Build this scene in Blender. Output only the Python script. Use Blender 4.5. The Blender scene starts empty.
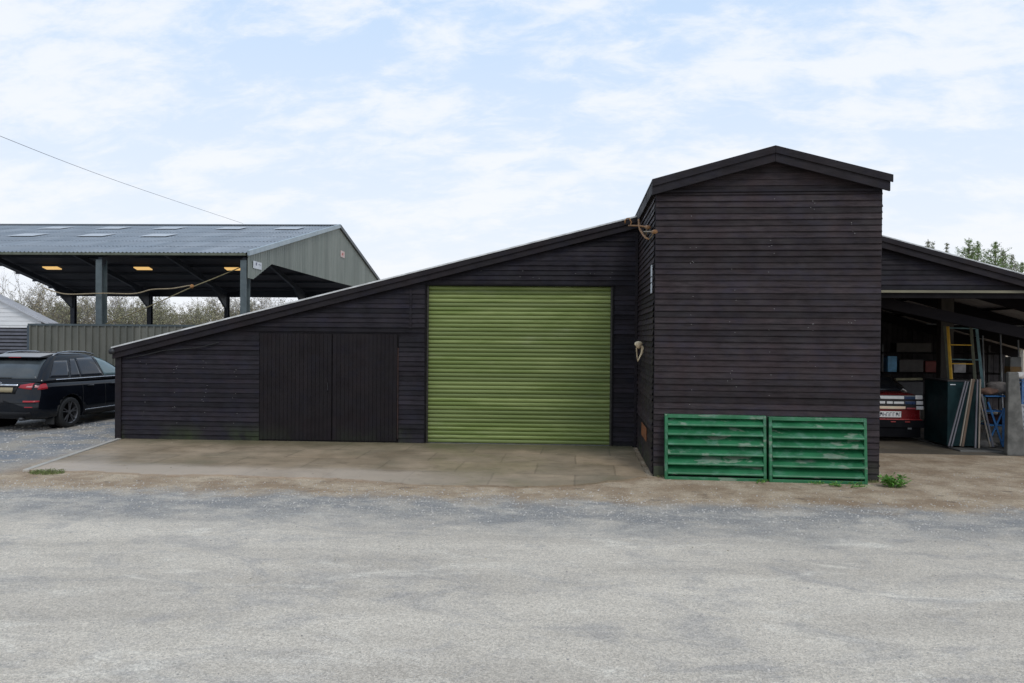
import bpy, bmesh, math, random
from mathutils import Vector, Matrix
from mathutils.bvhtree import BVHTree
R = math.radians
random.seed(11)
S = bpy.context.scene
C = S.collection

# ------------------------------------------------------------------ camera
H, FPX, ROLL = 2.1, 740.0, R(0.5)
YAW, PIT = R(5.093), R(-0.4317)
Fv = Vector((-math.sin(YAW)*math.cos(PIT), math.cos(YAW)*math.cos(PIT), math.sin(PIT)))
Rv = Vector((math.cos(YAW), math.sin(YAW), 0)); Uv = Rv.cross(Fv)
R2 = Rv*math.cos(ROLL)+Uv*math.sin(ROLL); U2 = -Rv*math.sin(ROLL)+Uv*math.cos(ROLL)
cd = bpy.data.cameras.new('camera'); cam = bpy.data.objects.new('camera', cd); C.objects.link(cam)
cam.matrix_world = Matrix(((R2.x, U2.x, -Fv.x, 0), (R2.y, U2.y, -Fv.y, 0), (R2.z, U2.z, -Fv.z, H), (0, 0, 0, 1)))
cd.sensor_width = 36; cd.lens = FPX*36/1024; cd.clip_end = 3000; cd.clip_start = .05
S.camera = cam
def at(px, py, Y):
    r = Fv*FPX+R2*(px-512)-U2*(py-341.5)
    return Vector((0, 0, H))+r*(Y/r.y)

# ------------------------------------------------------------------ world and sun
w = bpy.data.worlds.new('World'); S.world = w; w.use_nodes = True
nt = w.node_tree; N = nt.nodes; Lk = nt.links
bg = N['Background']
sky = N.new('ShaderNodeTexSky'); sky.sky_type = 'NISHITA'; sky.sun_disc = False
SUN_EL, SUN_AZ = 48, 155          # degrees, azimuth clockwise from +Y
sky.sun_elevation = R(SUN_EL); sky.sun_rotation = R(SUN_AZ)
sky.air_density = 1.0; sky.dust_density = 2.0; sky.ozone_density = 1.5
tc = N.new('ShaderNodeTexCoord'); sep = N.new('ShaderNodeSeparateXYZ'); Lk.new(tc.outputs['Generated'], sep.inputs[0])
def wm(op, a, b=None, clamp=False):
    n = N.new('ShaderNodeMath'); n.operation = op; n.use_clamp = clamp
    for i, v in enumerate((a, b)):
        if v is None: continue
        if isinstance(v, (int, float)): n.inputs[i].default_value = v
        else: Lk.new(v, n.inputs[i])
    return n.outputs[0]
zz = wm('MAXIMUM', sep.outputs[2], .0)
den = wm('ADD', zz, .34)
cx = wm('DIVIDE', sep.outputs[0], den); cy = wm('DIVIDE', sep.outputs[1], den)
cmb = N.new('ShaderNodeCombineXYZ'); Lk.new(cx, cmb.inputs[0]); Lk.new(cy, cmb.inputs[1])
def wnoise(scale, detail, off, rough=.55, dist=.3):
    mp = N.new('ShaderNodeMapping'); mp.inputs['Location'].default_value = off; Lk.new(cmb.outputs[0], mp.inputs[0])
    mp.inputs['Rotation'].default_value = (0, 0, R(24)); mp.inputs['Scale'].default_value = (1, 1.7, 1)
    n = N.new('ShaderNodeTexNoise'); n.inputs['Scale'].default_value = scale; n.inputs['Detail'].default_value = detail
    n.inputs['Roughness'].default_value = rough; n.inputs['Distortion'].default_value = dist
    Lk.new(mp.outputs[0], n.inputs['Vector']); return n.outputs[0]
n1 = wnoise(2.4, 4, (3.1, 1.7, 0), .5, .3); n2 = wnoise(6.8, 12, (0, 5, 0), .66, .25)
cl = wm('ADD', wm('MULTIPLY', n1, .52), wm('MULTIPLY', n2, .48))
cr = N.new('ShaderNodeMapRange'); cr.inputs[1].default_value = .43; cr.inputs[2].default_value = .60
cr.inputs[3].default_value = .14; cr.inputs[4].default_value = .84; cr.interpolation_type = 'SMOOTHSTEP'; Lk.new(cl, cr.inputs[0])
hz = N.new('ShaderNodeMapRange'); hz.inputs[1].default_value = .02; hz.inputs[2].default_value = .46
hz.inputs[3].default_value = .95; hz.inputs[4].default_value = .0; Lk.new(sep.outputs[2], hz.inputs[0])
fac = wm('MAXIMUM', cr.outputs[0], 0); inv = wm('MULTIPLY', wm('SUBTRACT', 1, fac), wm('SUBTRACT', 1, hz.outputs[0]))
fac = wm('SUBTRACT', 1, inv, True)
mix = N.new('ShaderNodeMix'); mix.data_type = 'RGBA'
thin = N.new('ShaderNodeMix'); thin.data_type = 'RGBA'      # thin veil high up is bluish, thick cloud white
Lk.new(fac, thin.inputs['Factor']); thin.inputs['A'].default_value = (5.3, 7.55, 10.7, 1); thin.inputs['B'].default_value = (9.5, 9.75, 10.2, 1)
f2 = wm('ADD', wm('MULTIPLY', fac, .12), .88, True)
Lk.new(f2, mix.inputs['Factor']); Lk.new(sky.outputs[0], mix.inputs['A']); Lk.new(thin.outputs['Result'], mix.inputs['B'])
Lk.new(mix.outputs['Result'], bg.inputs['Color']); bg.inputs['Strength'].default_value = 0.10
sd = bpy.data.lights.new('sun', 'SUN'); sd.energy = 0.9; sd.angle = R(14); sd.color = (1, .96, .9)
so = bpy.data.objects.new('sun', sd); C.objects.link(so)
sdir = Vector((math.sin(R(SUN_AZ))*math.cos(R(SUN_EL)), math.cos(R(SUN_AZ))*math.cos(R(SUN_EL)), math.sin(R(SUN_EL))))
so.rotation_euler = sdir.to_track_quat('Z', 'Y').to_euler()
S.view_settings.view_transform = 'Standard'; S.view_settings.look = 'None'; S.view_settings.exposure = 0; S.view_settings.gamma = 1
S.render.engine = 'CYCLES'

# ------------------------------------------------------------------ materials
class NB:
    """small node helper"""
    def __init__(s, name):
        s.m = bpy.data.materials.new(name); s.m.use_nodes = True
        s.t = s.m.node_tree; s.b = s.t.nodes['Principled BSDF']; s.co = s.t.nodes.new('ShaderNodeTexCoord').outputs['Object']
    def link(s, a, b): s.t.links.new(a, b)
    def inp(s, n, i, v):
        if v is None: return
        if hasattr(v, 'is_linked') or hasattr(v, 'links'): s.link(v, n.inputs[i])
        else: n.inputs[i].default_value = v
    def math(s, op, a, b=None, c=None, clamp=False):
        n = s.t.nodes.new('ShaderNodeMath'); n.operation = op; n.use_clamp = clamp
        for i, v in enumerate((a, b, c)): s.inp(n, i, v)
        return n.outputs[0]
    def map(s, scale=(1, 1, 1), loc=(0, 0, 0), co=None):
        n = s.t.nodes.new('ShaderNodeMapping'); n.inputs['Scale'].default_value = scale; n.inputs['Location'].default_value = loc
        s.link(co or s.co, n.inputs[0]); return n.outputs[0]
    def noise(s, scale, detail=4, rough=.55, stretch=(1, 1, 1), loc=(0, 0, 0), dist=0, co=None):
        n = s.t.nodes.new('ShaderNodeTexNoise'); n.inputs['Scale'].default_value = scale; n.inputs['Detail'].default_value = detail
        n.inputs['Roughness'].default_value = rough; n.inputs['Distortion'].default_value = dist
        s.link(s.map(stretch, loc, co), n.inputs['Vector']); return n.outputs[0]
    def vor(s, scale, out='Color', stretch=(1, 1, 1), feature='F1'):
        n = s.t.nodes.new('ShaderNodeTexVoronoi'); n.feature = feature; n.inputs['Scale'].default_value = scale
        s.link(s.map(stretch), n.inputs['Vector']); return n.outputs[out]
    def range(s, v, a, b, c=0., d=1.):
        n = s.t.nodes.new('ShaderNodeMapRange'); n.interpolation_type = 'SMOOTHSTEP'
        s.link(v, n.inputs[0])
        for i, x in enumerate((a, b, c, d)): n.inputs[i+1].default_value = x
        return n.outputs[0]
    def mix(s, f, a, b, mode='MIX'):
        n = s.t.nodes.new('ShaderNodeMix'); n.data_type = 'RGBA'; n.blend_type = mode
        for k, v in (('Factor', f), ('A', a), ('B', b)):
            if isinstance(v, tuple) and len(v) == 3: v = (*v, 1)
            if isinstance(v, (tuple, float, int)): n.inputs[k].default_value = v
            else: s.link(v, n.inputs[k])
        return n.outputs['Result']
    def sep(s, v=None):
        n = s.t.nodes.new('ShaderNodeSeparateXYZ'); s.link(v or s.co, n.inputs[0]); return n.outputs
    def attr(s, name):
        n = s.t.nodes.new('ShaderNodeAttribute'); n.attribute_name = name; return n.outputs['Fac']
    def bump(s, h, strength=.3, dist=.01):
        n = s.t.nodes.new('ShaderNodeBump'); n.inputs['Strength'].default_value = strength; n.inputs['Distance'].default_value = dist
        s.link(h, n.inputs['Height']); s.link(n.outputs[0], s.b.inputs['Normal'])
    def done(s, col, rough=.6, metal=0., spec=None):
        s.inp(s.b, 'Base Color', (*col, 1) if isinstance(col, tuple) and len(col) == 3 else col)
        s.inp(s.b, 'Roughness', rough); s.b.inputs['Metallic'].default_value = metal
        if spec is not None: s.b.inputs['Specular IOR Level'].default_value = spec
        return s.m

def simple(name, c1, c2=None, scale=6, rough=.6, metal=0., bump=.0, stretch=(1, 1, 1), rnd=0., spec=None, bscale=None):
    n = NB(name); c2 = c2 or tuple(v*.7 for v in c1)
    f = n.range(n.noise(scale, 6, .6, stretch), .3, .7)
    col = n.mix(f, c1, c2)
    if rnd:
        k = n.math('MULTIPLY_ADD', n.attr('rnd'), rnd, 1-rnd/2)
        vm = n.t.nodes.new('ShaderNodeVectorMath'); vm.operation = 'SCALE'; n.link(col, vm.inputs[0]); n.link(k, vm.inputs['Scale']); col = vm.outputs[0]
    if bump: n.bump(n.noise(bscale or scale*4, 5, .6, stretch), bump, .01)
    r = n.math('MULTIPLY_ADD', n.noise(scale*1.7, 4, .6, stretch), .3, rough-.15, clamp=True)
    return n.done(col, r, metal, spec)

def boards_mat(name, a, b, grain, algae=True, var=.8):
    n = NB(name)
    g = n.noise(26, 9, .78, tuple(v if v == 1 else v*1.6 for v in grain)); blot = n.noise(1.6, 8, .72)
    col = n.mix(n.range(g, .34, .66), a, b)
    col = n.mix(n.range(n.noise(2.6, 8, .75, (1, 1, 1.6), (5, 1, 9)), .45, .65, 0, .6), col, (b[0]*.72, b[1]*.80, b[2]*1.12))
    col = n.mix(n.math('MULTIPLY', n.range(blot, .42, .72), .55), col, tuple(v*c for v, c in zip(b, (1.15, .95, .92))))
    k = n.math('MULTIPLY_ADD', n.attr('rnd'), var, 1.0-var/2)
    vm = n.t.nodes.new('ShaderNodeVectorMath'); vm.operation = 'SCALE'; n.link(col, vm.inputs[0]); n.link(k, vm.inputs['Scale']); col = vm.outputs[0]
    # pale worn flecks and scratches
    fl = n.range(n.noise(30, 5, .8, tuple(v if v == 1 else v*3.2 for v in grain), (3, 8, 2)), .68, .78)
    col = n.mix(n.math('MULTIPLY', fl, .55), col, (.13, .125, .14))
    if algae:
        z = n.sep()[2]
        f = n.math('MULTIPLY', n.range(z, .02, .42, 1, 0), n.range(n.noise(1.3, 5, .6), .42, .62))
        col = n.mix(n.math('MULTIPLY', f, .62 if var > .5 else .2), col, (.045, .06, .022))
    n.bump(n.noise(22, 7, .7, grain), .45, .006)
    return n.done(col, n.range(n.noise(3, 4), .3, .7, .55, .8), 0, .2)

m_board_t = boards_mat('brown_stained_boards', (.015, .0110, .0118), (.038, .0285, .0300), (.09, .09, 1))
m_board = boards_mat('stained_boards', (.0080, .0068, .0088), (.0215, .0180, .0225), (.09, .09, 1))
m_board_v = boards_mat('stained_boards_vertical', (.0090, .0070, .0080), (.0140, .0108, .0122), (1, 1, .07), True, .22)
m_trim = boards_mat('stained_trim', (.011, .009, .0102), (.022, .0180, .0205), (.1, .1, .6), False)
m_dark = simple('dark_void_timber', (.008, .007, .008), (.014, .0125, .0135), 4, .85, spec=.12)
m_roofedge = simple('fibre_cement_roof', (.74, .74, .73), (.45, .45, .44), 5, .8, bump=.2)
m_roller = NB('roller_door_paint')
_k = m_roller.attr('rnd')
_g = m_roller.noise(5, 6, .65, (.16, 1, 1.6))
_c = m_roller.mix(m_roller.range(_g, .40, .60), (.185, .245, .060), (.29, .35, .120))
_c = m_roller.mix(m_roller.math('MULTIPLY', _k, .85), _c, (.15, .19, .060))
_c = m_roller.mix(m_roller.range(m_roller.noise(2.2, 7, .7, (.3, 1, 1)), .56, .76, 0, .45), _c, (.36, .38, .24))
m_roller.bump(m_roller.noise(3, 5, .6, (.5, 1, 2)), .12, .01)
m_roller = m_roller.done(_c, .46)
m_rubber = simple('black_rubber', (.012, .012, .012), (.02, .02, .02), 8, .7)
m_brown_pipe = simple('brown_pipe', (.09, .035, .022), (.05, .02, .014), 4, .45)
m_blackmetal = simple('black_metal', (.014, .014, .016), (.03, .03, .033), 6, .4)
m_silver = simple('galvanised', (.35, .36, .37), (.22, .23, .24), 8, .45, .8)
m_rust = simple('rusty_iron', (.34, .17, .055), (.15, .07, .03), 14, .75, bump=.3)
m_bone = simple('weathered_bone', (.78, .66, .46), (.50, .37, .22), 9, .7, bump=.2, spec=.2)
m_white = simple('white_paint', (.66, .68, .70), (.5, .52, .54), 6, .5)

# louvre green paint with flaked patches
n = NB('green_louvre_paint')
_o = n.t.nodes.new('ShaderNodeVectorMath'); _o.operation = 'ADD'; _cx = n.t.nodes.new('ShaderNodeCombineXYZ'); n.link(n.math('MULTIPLY', n.attr('rnd'), 40), _cx.inputs[0]); n.link(n.co, _o.inputs[0]); n.link(_cx.outputs[0], _o.inputs[1]); n.co = _o.outputs[0]
c = n.mix(n.range(n.noise(3, 5, .6), .3, .7), (.010, .110, .040), (.022, .170, .068))
fl = n.range(n.noise(4.6, 6, .62, (.55, 1, 1.5), (4, 2, 7)), .565, .615)
c = n.mix(n.math('MULTIPLY', fl, .7), c, (.24, .29, .22))
c = n.mix(n.range(n.noise(7, 7, .7, (.7, 1, 1), (9, 1, 1)), .50, .68, 0, .7), c, (.10, .22, .155))
c = n.mix(n.range(n.noise(2.5, 6, .7, (.5, 1, 2), (1, 1, 5)), .58, .78, 0, .6), c, (.03, .07, .04))
n.bump(fl, .3, .004)
m_louvre = n.done(c, n.range(fl, 0, 1, .42, .8))

# concrete slabs
def concrete(name, a, b, c3, joints=False, wet=True):
    n = NB(name)
    f = n.range(n.noise(.9, 7, .62), .36, .64)
    col = n.mix(f, a, b)
    x, y, z = n.sep()
    col = n.mix(n.math('MULTIPLY', n.range(n.noise(.55, 6, .6, (1, 1, 1), (7, 3, 0)), .5, .66), .55), col, c3)
    col = n.mix(n.range(n.noise(26, 5, .7), .55, .75, 0, .3), col, tuple(v*1.35 for v in a))
    col = n.mix(n.range(n.noise(3.4, 9, .78, (.6, 1, 1), (2, 2, 2)), .50, .66, 0, .6), col, tuple(v*.45 for v in a))
    hgt = n.noise(30, 6, .7)
    if joints:
        br = n.t.nodes.new('ShaderNodeTexBrick'); br.offset = .5
        br.inputs['Scale'].default_value = 1; br.inputs['Mortar Size'].default_value = .02; br.inputs['Mortar Smooth'].default_value = .6
        br.inputs['Brick Width'].default_value = 1.22; br.inputs['Row Height'].default_value = .93
        br.inputs['Color1'].default_value = (.68, .70, .70, 1); br.inputs['Color2'].default_value = (1.12, 1.08, 1.04, 1); br.inputs['Mortar'].default_value = (.34, .34, .30, 1)
        wob = n.t.nodes.new('ShaderNodeVectorMath'); wob.operation = 'MULTIPLY_ADD'
        nn = n.t.nodes.new('ShaderNodeTexNoise'); nn.inputs['Scale'].default_value = 2.5
        n.link(n.co, nn.inputs['Vector']); n.link(nn.outputs['Color'], wob.inputs[0]); wob.inputs[1].default_value = (.05, .05, 0); n.link(n.co, wob.inputs[2])
        n.link(wob.outputs[0], br.inputs['Vector'])
        col = n.mix(.5, col, br.outputs['Color'], 'MULTIPLY')
        # green growth along the wall foot, pale worn front strip
        yy = n.math('ADD', y, n.math('MULTIPLY', n.noise(1.2, 6, .65), 1.6))
        col = n.mix(n.range(yy, 13.6, 14.8, 0, .7), col, (.105, .10, .05))
        y2 = n.math('ADD', y, n.math('MULTIPLY', n.noise(.8, 5, .6, (1, 1, 1), (5, 5, 0)), .7))
        col = n.mix(n.math('MULTIPLY', n.range(y2, 11.2, 11.75, .7, 0), n.range(n.math('ADD', x, n.noise(1.5, 5)), -3.5, .5, 1, .1)), col, (.48, .39, .305))
    n.bump(hgt, .35, .008)
    r = n.range(n.noise(.7, 5, .6, (1, 1, 1), (1, 9, 0)), .4, .6, .38 if wet else .7, .8)
    return n.done(col, r, 0, .4)
m_slab = concrete('wet_concrete', (.40, .30, .20), (.285, .215, .14), (.18, .155, .095), True)
m_kerb = concrete('kerb_concrete', (.50, .46, .40), (.38, .35, .30), (.30, .27, .23), False, False)
m_conc = concrete('grey_concrete', (.10, .095, .085), (.14, .135, .125), (.07, .07, .06), False, False)

# yard ground : gravel with a dirt zone near the buildings
n = NB('yard_gravel')
x, y, z = n.sep()
big = n.noise(1.3, 8, .68, (.22, 1, 1), (0, 0, 0), .6); med = n.noise(1.7, 7, .68, (1, 1, 1), (4, 4, 0)); fine = n.noise(38, 6, .75)
grey = n.mix(n.range(big, .30, .70), (.475, .415, .34), (.62, .545, .445))
grey = n.mix(n.range(n.noise(1.1, 9, .72, (1, 1.6, 1), (8, 2, 0), 1.2), .46, .70, 0, .6), grey, (.30, .28, .265))
grey = n.mix(n.range(n.noise(.7, 9, .74, (1, 2.6, 1), (12, 7, 0), 1.0), .52, .72, 0, .8), grey, (.74, .67, .56))
# compacted coarse blue-grey band beyond the drive track
yb = n.math('ADD', y, n.math('MULTIPLY', n.noise(.8, 6, .65, (1, 1, 1), (2, 6, 0)), 2.4))
band = n.math('MULTIPLY', n.range(yb, 8.6, 10.0), n.range(n.noise(1.6, 8, .72, (1, 1.4, 1), (5, 2, 8)), .36, .58, .35, 1))
grey = n.mix(n.math('MULTIPLY', band, .75), grey, (.18, .185, .19))
# crossing to dirt at the buildings, fading off to the left of the barn
yd = n.math('ADD', n.math('ADD', y, n.math('MULTIPLY', x, -.015)), n.math('MULTIPLY', n.math('SUBTRACT', n.noise(1.3, 7, .7, (1, 1, 1), (1, 3, 0)), .5), 1.7))
dirtf = n.math('MULTIPLY', n.range(yd, 9.1, 9.75), n.range(n.math('ADD', x, n.math('MULTIPLY', med, 1.2)), -8.6, -7.6))
dirt = n.mix(n.range(med, .35, .65), (.29, .205, .13), (.47, .37, .26))
dirt = n.mix(n.range(n.noise(3.2, 7, .72, (1, 1.6, 1), (6, 6, 0)), .55, .68, 0, .7), dirt, (.13, .10, .072))
dirt = n.mix(n.range(n.noise(5, 6, .7, (1, 2, 1), (3, 16, 0)), .60, .72, 0, .7), dirt, (.42, .39, .35))
col = n.mix(dirtf, grey, dirt)
# left yard beyond the slab: mud patches between blue gravel
lm = n.math('MULTIPLY', n.range(x, -9.2, -8.4, 1, 0), n.range(n.noise(1.0, 6, .65, (1, 1.4, 1), (0, 11, 0)), .47, .60))
lb = n.math('MULTIPLY', n.range(x, -9.6, -8.3, 1, 0), n.range(n.noise(1.4, 8, .72, (1, 1.5, 1), (3, 1, 4)), .34, .58, .25, 1))
col = n.mix(n.math('MULTIPLY', lb, .85), col, (.165, .18, .20))
col = n.mix(n.math('MULTIPLY', lm, .8), col, (.36, .31, .245))
# stone speckle
vc = n.t.nodes.new('ShaderNodeSeparateColor'); n.link(n.vor(80), vc.inputs[0])
sp = n.math('MULTIPLY_ADD', vc.outputs[0], .42, .82)
vc2 = n.t.nodes.new('ShaderNodeSeparateColor'); n.link(n.vor(190), vc2.inputs[0])
sp = n.math('MULTIPLY', sp, n.math('MULTIPLY_ADD', vc2.outputs[1], .36, .84))
vm = n.t.nodes.new('ShaderNodeVectorMath'); vm.operation = 'SCALE'; n.link(col, vm.inputs[0]); n.link(sp, vm.inputs['Scale'])
hh = n.math('ADD', n.vor(80, 'Distance'), n.math('MULTIPLY', n.vor(190, 'Distance'), .5))
hh = n.math('ADD', hh, n.math('MULTIPLY', n.noise(2.5, 5), 1.5))
n.bump(hh, .5, .012)
m_ground = n.done(vm.outputs[0], .82, 0, .25)
m_stone = simple('gravel_stone', (.38, .36, .33), (.52, .48, .43), 30, .85, rnd=.7)

# ------------------------------------------------------------------ mesh helpers
class MB:
    def __init__(s, M=None): s.v = []; s.f = []; s.r = []; s.M = M; s.cur = .5
    def vert(s, p):
        p = Vector(p)
        if s.M: p = s.M @ p
        s.v.append(p); s.r.append(s.cur); return len(s.v)-1
    def poly(s, pts): s.f.append([s.vert(p) for p in pts])
    def hexa(s, b, t):
        i = [s.vert(p) for p in list(b)+list(t)]
        s.f += [[i[3], i[2], i[1], i[0]], [i[4], i[5], i[6], i[7]]]+[[i[k], i[(k+1) % 4], i[4+(k+1) % 4], i[4+k]] for k in range(4)]
    def box(s, x0, x1, y0, y1, z0, z1):
        s.hexa([(x0, y0, z0), (x1, y0, z0), (x1, y1, z0), (x0, y1, z0)], [(x0, y0, z1), (x1, y0, z1), (x1, y1, z1), (x0, y1, z1)])
    def beam(s, a, b, wd, dp, up=(0, 0, 1)):
        a, b = Vector(a), Vector(b); d = (b-a).normalized(); u = Vector(up)
        sx = d.cross(u)
        if sx.length < 1e-4: sx = d.cross(Vector((0, 1, 0)))
        sx.normalize(); u = sx.cross(d).normalized()
        q = [sx*wd/2*i+u*dp/2*j for i, j in ((-1, -1), (1, -1), (1, 1), (-1, 1))]
        s.hexa([a+k for k in q], [b+k for k in q])
    def tube(s, pts, rad, seg=8, cap=True):
        pts = [Vector(p) for p in pts]; rs = rad if isinstance(rad, (list, tuple)) else [rad]*len(pts)
        rings = []; prev = None
        for i, p in enumerate(pts):
            d = (pts[min(i+1, len(pts)-1)]-pts[max(i-1, 0)]).normalized()
            if prev is None:
                u = d.cross(Vector((0, 0, 1)))
                if u.length < 1e-3: u = Vector((1, 0, 0))
            else: u = prev-d*prev.dot(d)
            u.normalize(); v = d.cross(u); prev = u
            rings.append([s.vert(p+(u*math.cos(a)+v*math.sin(a))*rs[i]) for a in [2*math.pi*k/seg for k in range(seg)]])
        for a, b in zip(rings, rings[1:]):
            for k in range(seg): s.f.append([a[k], a[(k+1) % seg], b[(k+1) % seg], b[k]])
        if cap: s.f.append(rings[0][::-1]); s.f.append(rings[-1])
    def prism(s, pts2, y0, y1):
        """polygon in x,z extruded along y"""
        a = [s.vert((x, y0, z)) for x, z in pts2]; b = [s.vert((x, y1, z)) for x, z in pts2]; k = len(pts2)
        s.f += [a, b[::-1]]+[[a[i], b[i], b[(i+1) % k], a[(i+1) % k]] for i in range(k)]
    def build(s, name, mat, parent=None, smooth=False, loc=None, rot=None, bevel=0):
        me = bpy.data.meshes.new(name); me.from_pydata(s.v, [], s.f); me.update()
        at_ = me.attributes.new('rnd', 'FLOAT', 'POINT'); at_.data.foreach_set('value', s.r)
        bm = bmesh.new(); bm.from_mesh(me); bmesh.ops.recalc_face_normals(bm, faces=bm.faces); bm.to_mesh(me); bm.free()
        if smooth: me.polygons.foreach_set('use_smooth', [True]*len(me.polygons))
        me.materials.append(mat); o = bpy.data.objects.new(name, me); C.objects.link(o)
        if parent: o.parent = parent
        if loc: o.location = loc
        if rot: o.rotation_euler = rot
        if bevel:
            b = o.modifiers.new('bevel', 'BEVEL'); b.width = bevel; b.segments = 2; b.limit_method = 'ANGLE'
        return o
def tag(o, label=None, cat=None, group=None, kind=None):
    for k, v in (('label', label), ('category', cat), ('group', group), ('kind', kind)):
        if v: o[k] = v
    return o
def thing(name, label, cat, loc=(0, 0, 0), rz=0, group=None):
    o = bpy.data.objects.new(name, None); C.objects.link(o); o.location = loc; o.rotation_euler = (0, 0, rz); o.empty_display_size = .2
    return tag(o, label, cat, group)
def copy_thing(root, loc, rz, label, scale=1):
    r = root.copy(); C.objects.link(r); r.location = loc; r.rotation_euler = (0, 0, rz); r.scale = (scale,)*3; r['label'] = label
    for ch in list(root.children):
        c = ch.copy(); C.objects.link(c); c.parent = r
    return r

PITCH = .0927
def board_rows(mb, z0, z1, spans, pitch=PITCH, proud=.026, seed=1, tf=None):
    """overlapping horizontal boards on the plane y=0 facing -y. spans(z)->list of (xa, xb)"""
    rg = random.Random(seed); tf = tf or (lambda x, y, z: (x, y, z))
    z = z0
    while z < z1-.004:
        zt = min(z+pitch, z1)
        A, B = spans(z+.002), spans(zt-.002)
        if len(A) == len(B):
            for (a0, a1), (b0, b1) in zip(A, B):
                if a1-a0 < .01: continue
                cuts = [a0]; x = a0+rg.uniform(3.4, 6.5)
                while x < a1-1.2: cuts.append(x); x += rg.uniform(3.2, 5.6)
                cuts.append(a1)
                for c0, c1 in zip(cuts, cuts[1:]):
                    mb.cur = rg.random(); ph1, ph2 = rg.uniform(.001, .0042), rg.uniform(0, 6.3); nseg = max(1, int((c1-c0)/.3)); tilt = rg.uniform(-.003, .004); lip = proud+rg.uniform(-.004, .005)
                    prev = None
                    for k in range(nseg+1):
                        x = c0+.0015+(c1-c0-.003)*k/nseg
                        fr = (x-a0)/(a1-a0) if a1 > a0 else 0
                        xt = x if (abs(a0-b0) < 1e-6 and abs(a1-b1) < 1e-6) else min(max(x, b0), b1)
                        wv = rg.uniform(-.0022, .0022); wz = ph1*math.sin(x*1.1+ph2)+rg.uniform(-.0016, .0016)
                        col = [mb.vert(tf(x, .004, z+wz)), mb.vert(tf(x, -lip-wv+tilt, z+wz)), mb.vert(tf(x, -lip-wv+tilt+.002, z+wz+.010)),
                               mb.vert(tf(xt, -.005-wv*.5, zt+.006))]
                        if prev:
                            for q in range(3): mb.f.append([prev[q], col[q], col[q+1], prev[q+1]])
                        prev = col
        z = zt

# ------------------------------------------------------------------ ground
g = MB(); g.box(-700, 700, -300, 900, -1.0, 0.0)
tag(g.build('ground', m_ground), kind='structure')
# concrete slab in front of the barn with an uneven front edge
FA = R(2.48)                                    # the barn stands slightly turned
def fac_y(x): return 14.22+(x-1.15)*math.tan(FA)
g = MB(); rg = random.Random(4)
xs = [-8.86+i*.1 for i in range(101)]; xs = [x for x in xs if x <= 1.13]
front = [10.42+.02*i*.0+rg.uniform(-.035, .035)+.07*math.sin(x*2.3)*math.sin(x*.9+1)-(.25 if x > -4 else 0)*min(1, (x+4)/2 if x > -4 else 0) for i, x in enumerate(xs)]
lx = lambda t: -8.93+(-8.22+8.93)*t
for i in range(len(xs)-1):
    xa, xb = xs[i], xs[i+1]
    p = [(xa, front[i]), (xb, front[i+1]), (xb, fac_y(xb)), (xa, fac_y(xa))]
    if xb < -8.0:
        p = [(max(xa, -8.22), front[i]), (max(xb, -8.22), front[i+1]), (xb, fac_y(xb)), (xa, fac_y(xa))]
        if xb <= -8.22: p = [(-8.22+.0, front[i]), (xb, fac_y(xb)), (xa, fac_y(xa))]
    p = [(a, b+(1.0*((a+1.2)/2.3)**2 if a > -1.2 and b < 12 else 0)) for a, b in p]
    g.poly([(a, b, .022) for a, b in p])
    if len(p) == 4: g.poly([(p[0][0], p[0][1], .022), (p[1][0], p[1][1], .022), (p[1][0], p[1][1], -.02), (p[0][0], p[0][1], -.02)])
tag(g.build('concrete_apron', m_slab), kind='structure')
g = MB(); g.hexa([(-8.98, 13.74, -.02), (-8.90, 13.76, -.02), (-8.20, 10.42, -.02), (-8.29, 10.40, -.02)], [(-8.98, 13.74, .032), (-8.90, 13.76, .032), (-8.20, 10.42, .032), (-8.29, 10.40, .032)])
tag(g.build('kerb', m_kerb, bevel=.008), kind='structure')
g = MB(); g.box(4.5, 12, 14.15, 24, -.02, .006)
tag(g.build('barn_floor', concrete('dusty_floor', (.17, .14, .10), (.13, .11, .085), (.10, .085, .065))), kind='structure')

# loose stones
g = MB(); rg = random.Random(9)
def stone(x, y, s, zf=.6):
    g.cur = rg.random(); a0 = rg.uniform(0, 6.3); k = 5
    base = [g.vert((x+s*rg.uniform(.75, 1.1)*math.cos(a0+6.283*i/k), y+s*rg.uniform(.7, 1.1)*math.sin(a0+6.283*i/k), -.002)) for i in range(k)]
    up = [g.vert((x+s*rg.uniform(.4, .7)*math.cos(a0+6.283*i/k), y+s*rg.uniform(.4, .7)*math.sin(a0+6.283*i/k), s*zf*rg.uniform(.7, 1.1))) for i in range(k)]
    for i in range(k): g.f.append([base[i], base[(i+1) % k], up[(i+1) % k], up[i]])
    g.f.append(up)
for i in range(20000):
    u = rg.random()
    if u < .55:
        y = rg.uniform(3.0, 10.2); x = rg.uniform(-.62*y-1.2, .75*y+1.5)
        if y > 9.2 and rg.random() < .7: continue
        s = rg.uniform(.003, .007) if rg.random() < .97 else rg.uniform(.008, .013)
    elif u < .75:
        x = rg.uniform(-9, 7); y = 9.0+rg.gauss(0, .5); s = rg.uniform(.006, .015)
    elif u < .92:
        x = rg.uniform(-17, -8.8); y = rg.uniform(8.8, 16.5); s = rg.uniform(.008, .022)
        if x > -8.9 and y > 10.2: continue
    else:
        x = rg.uniform(-7.5, 9); y = rg.uniform(9.3, 12.5); s = rg.uniform(.004, .012)
        if x < 1.2 and y > 10.3: continue
        if 1.1 < x < 4.5 and y > 11.1: continue
    stone(x, y, s)
tag(g.build('gravel_stones', m_stone), 'loose grey gravel stones scattered over the yard', 'gravel', kind='stuff')

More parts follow.
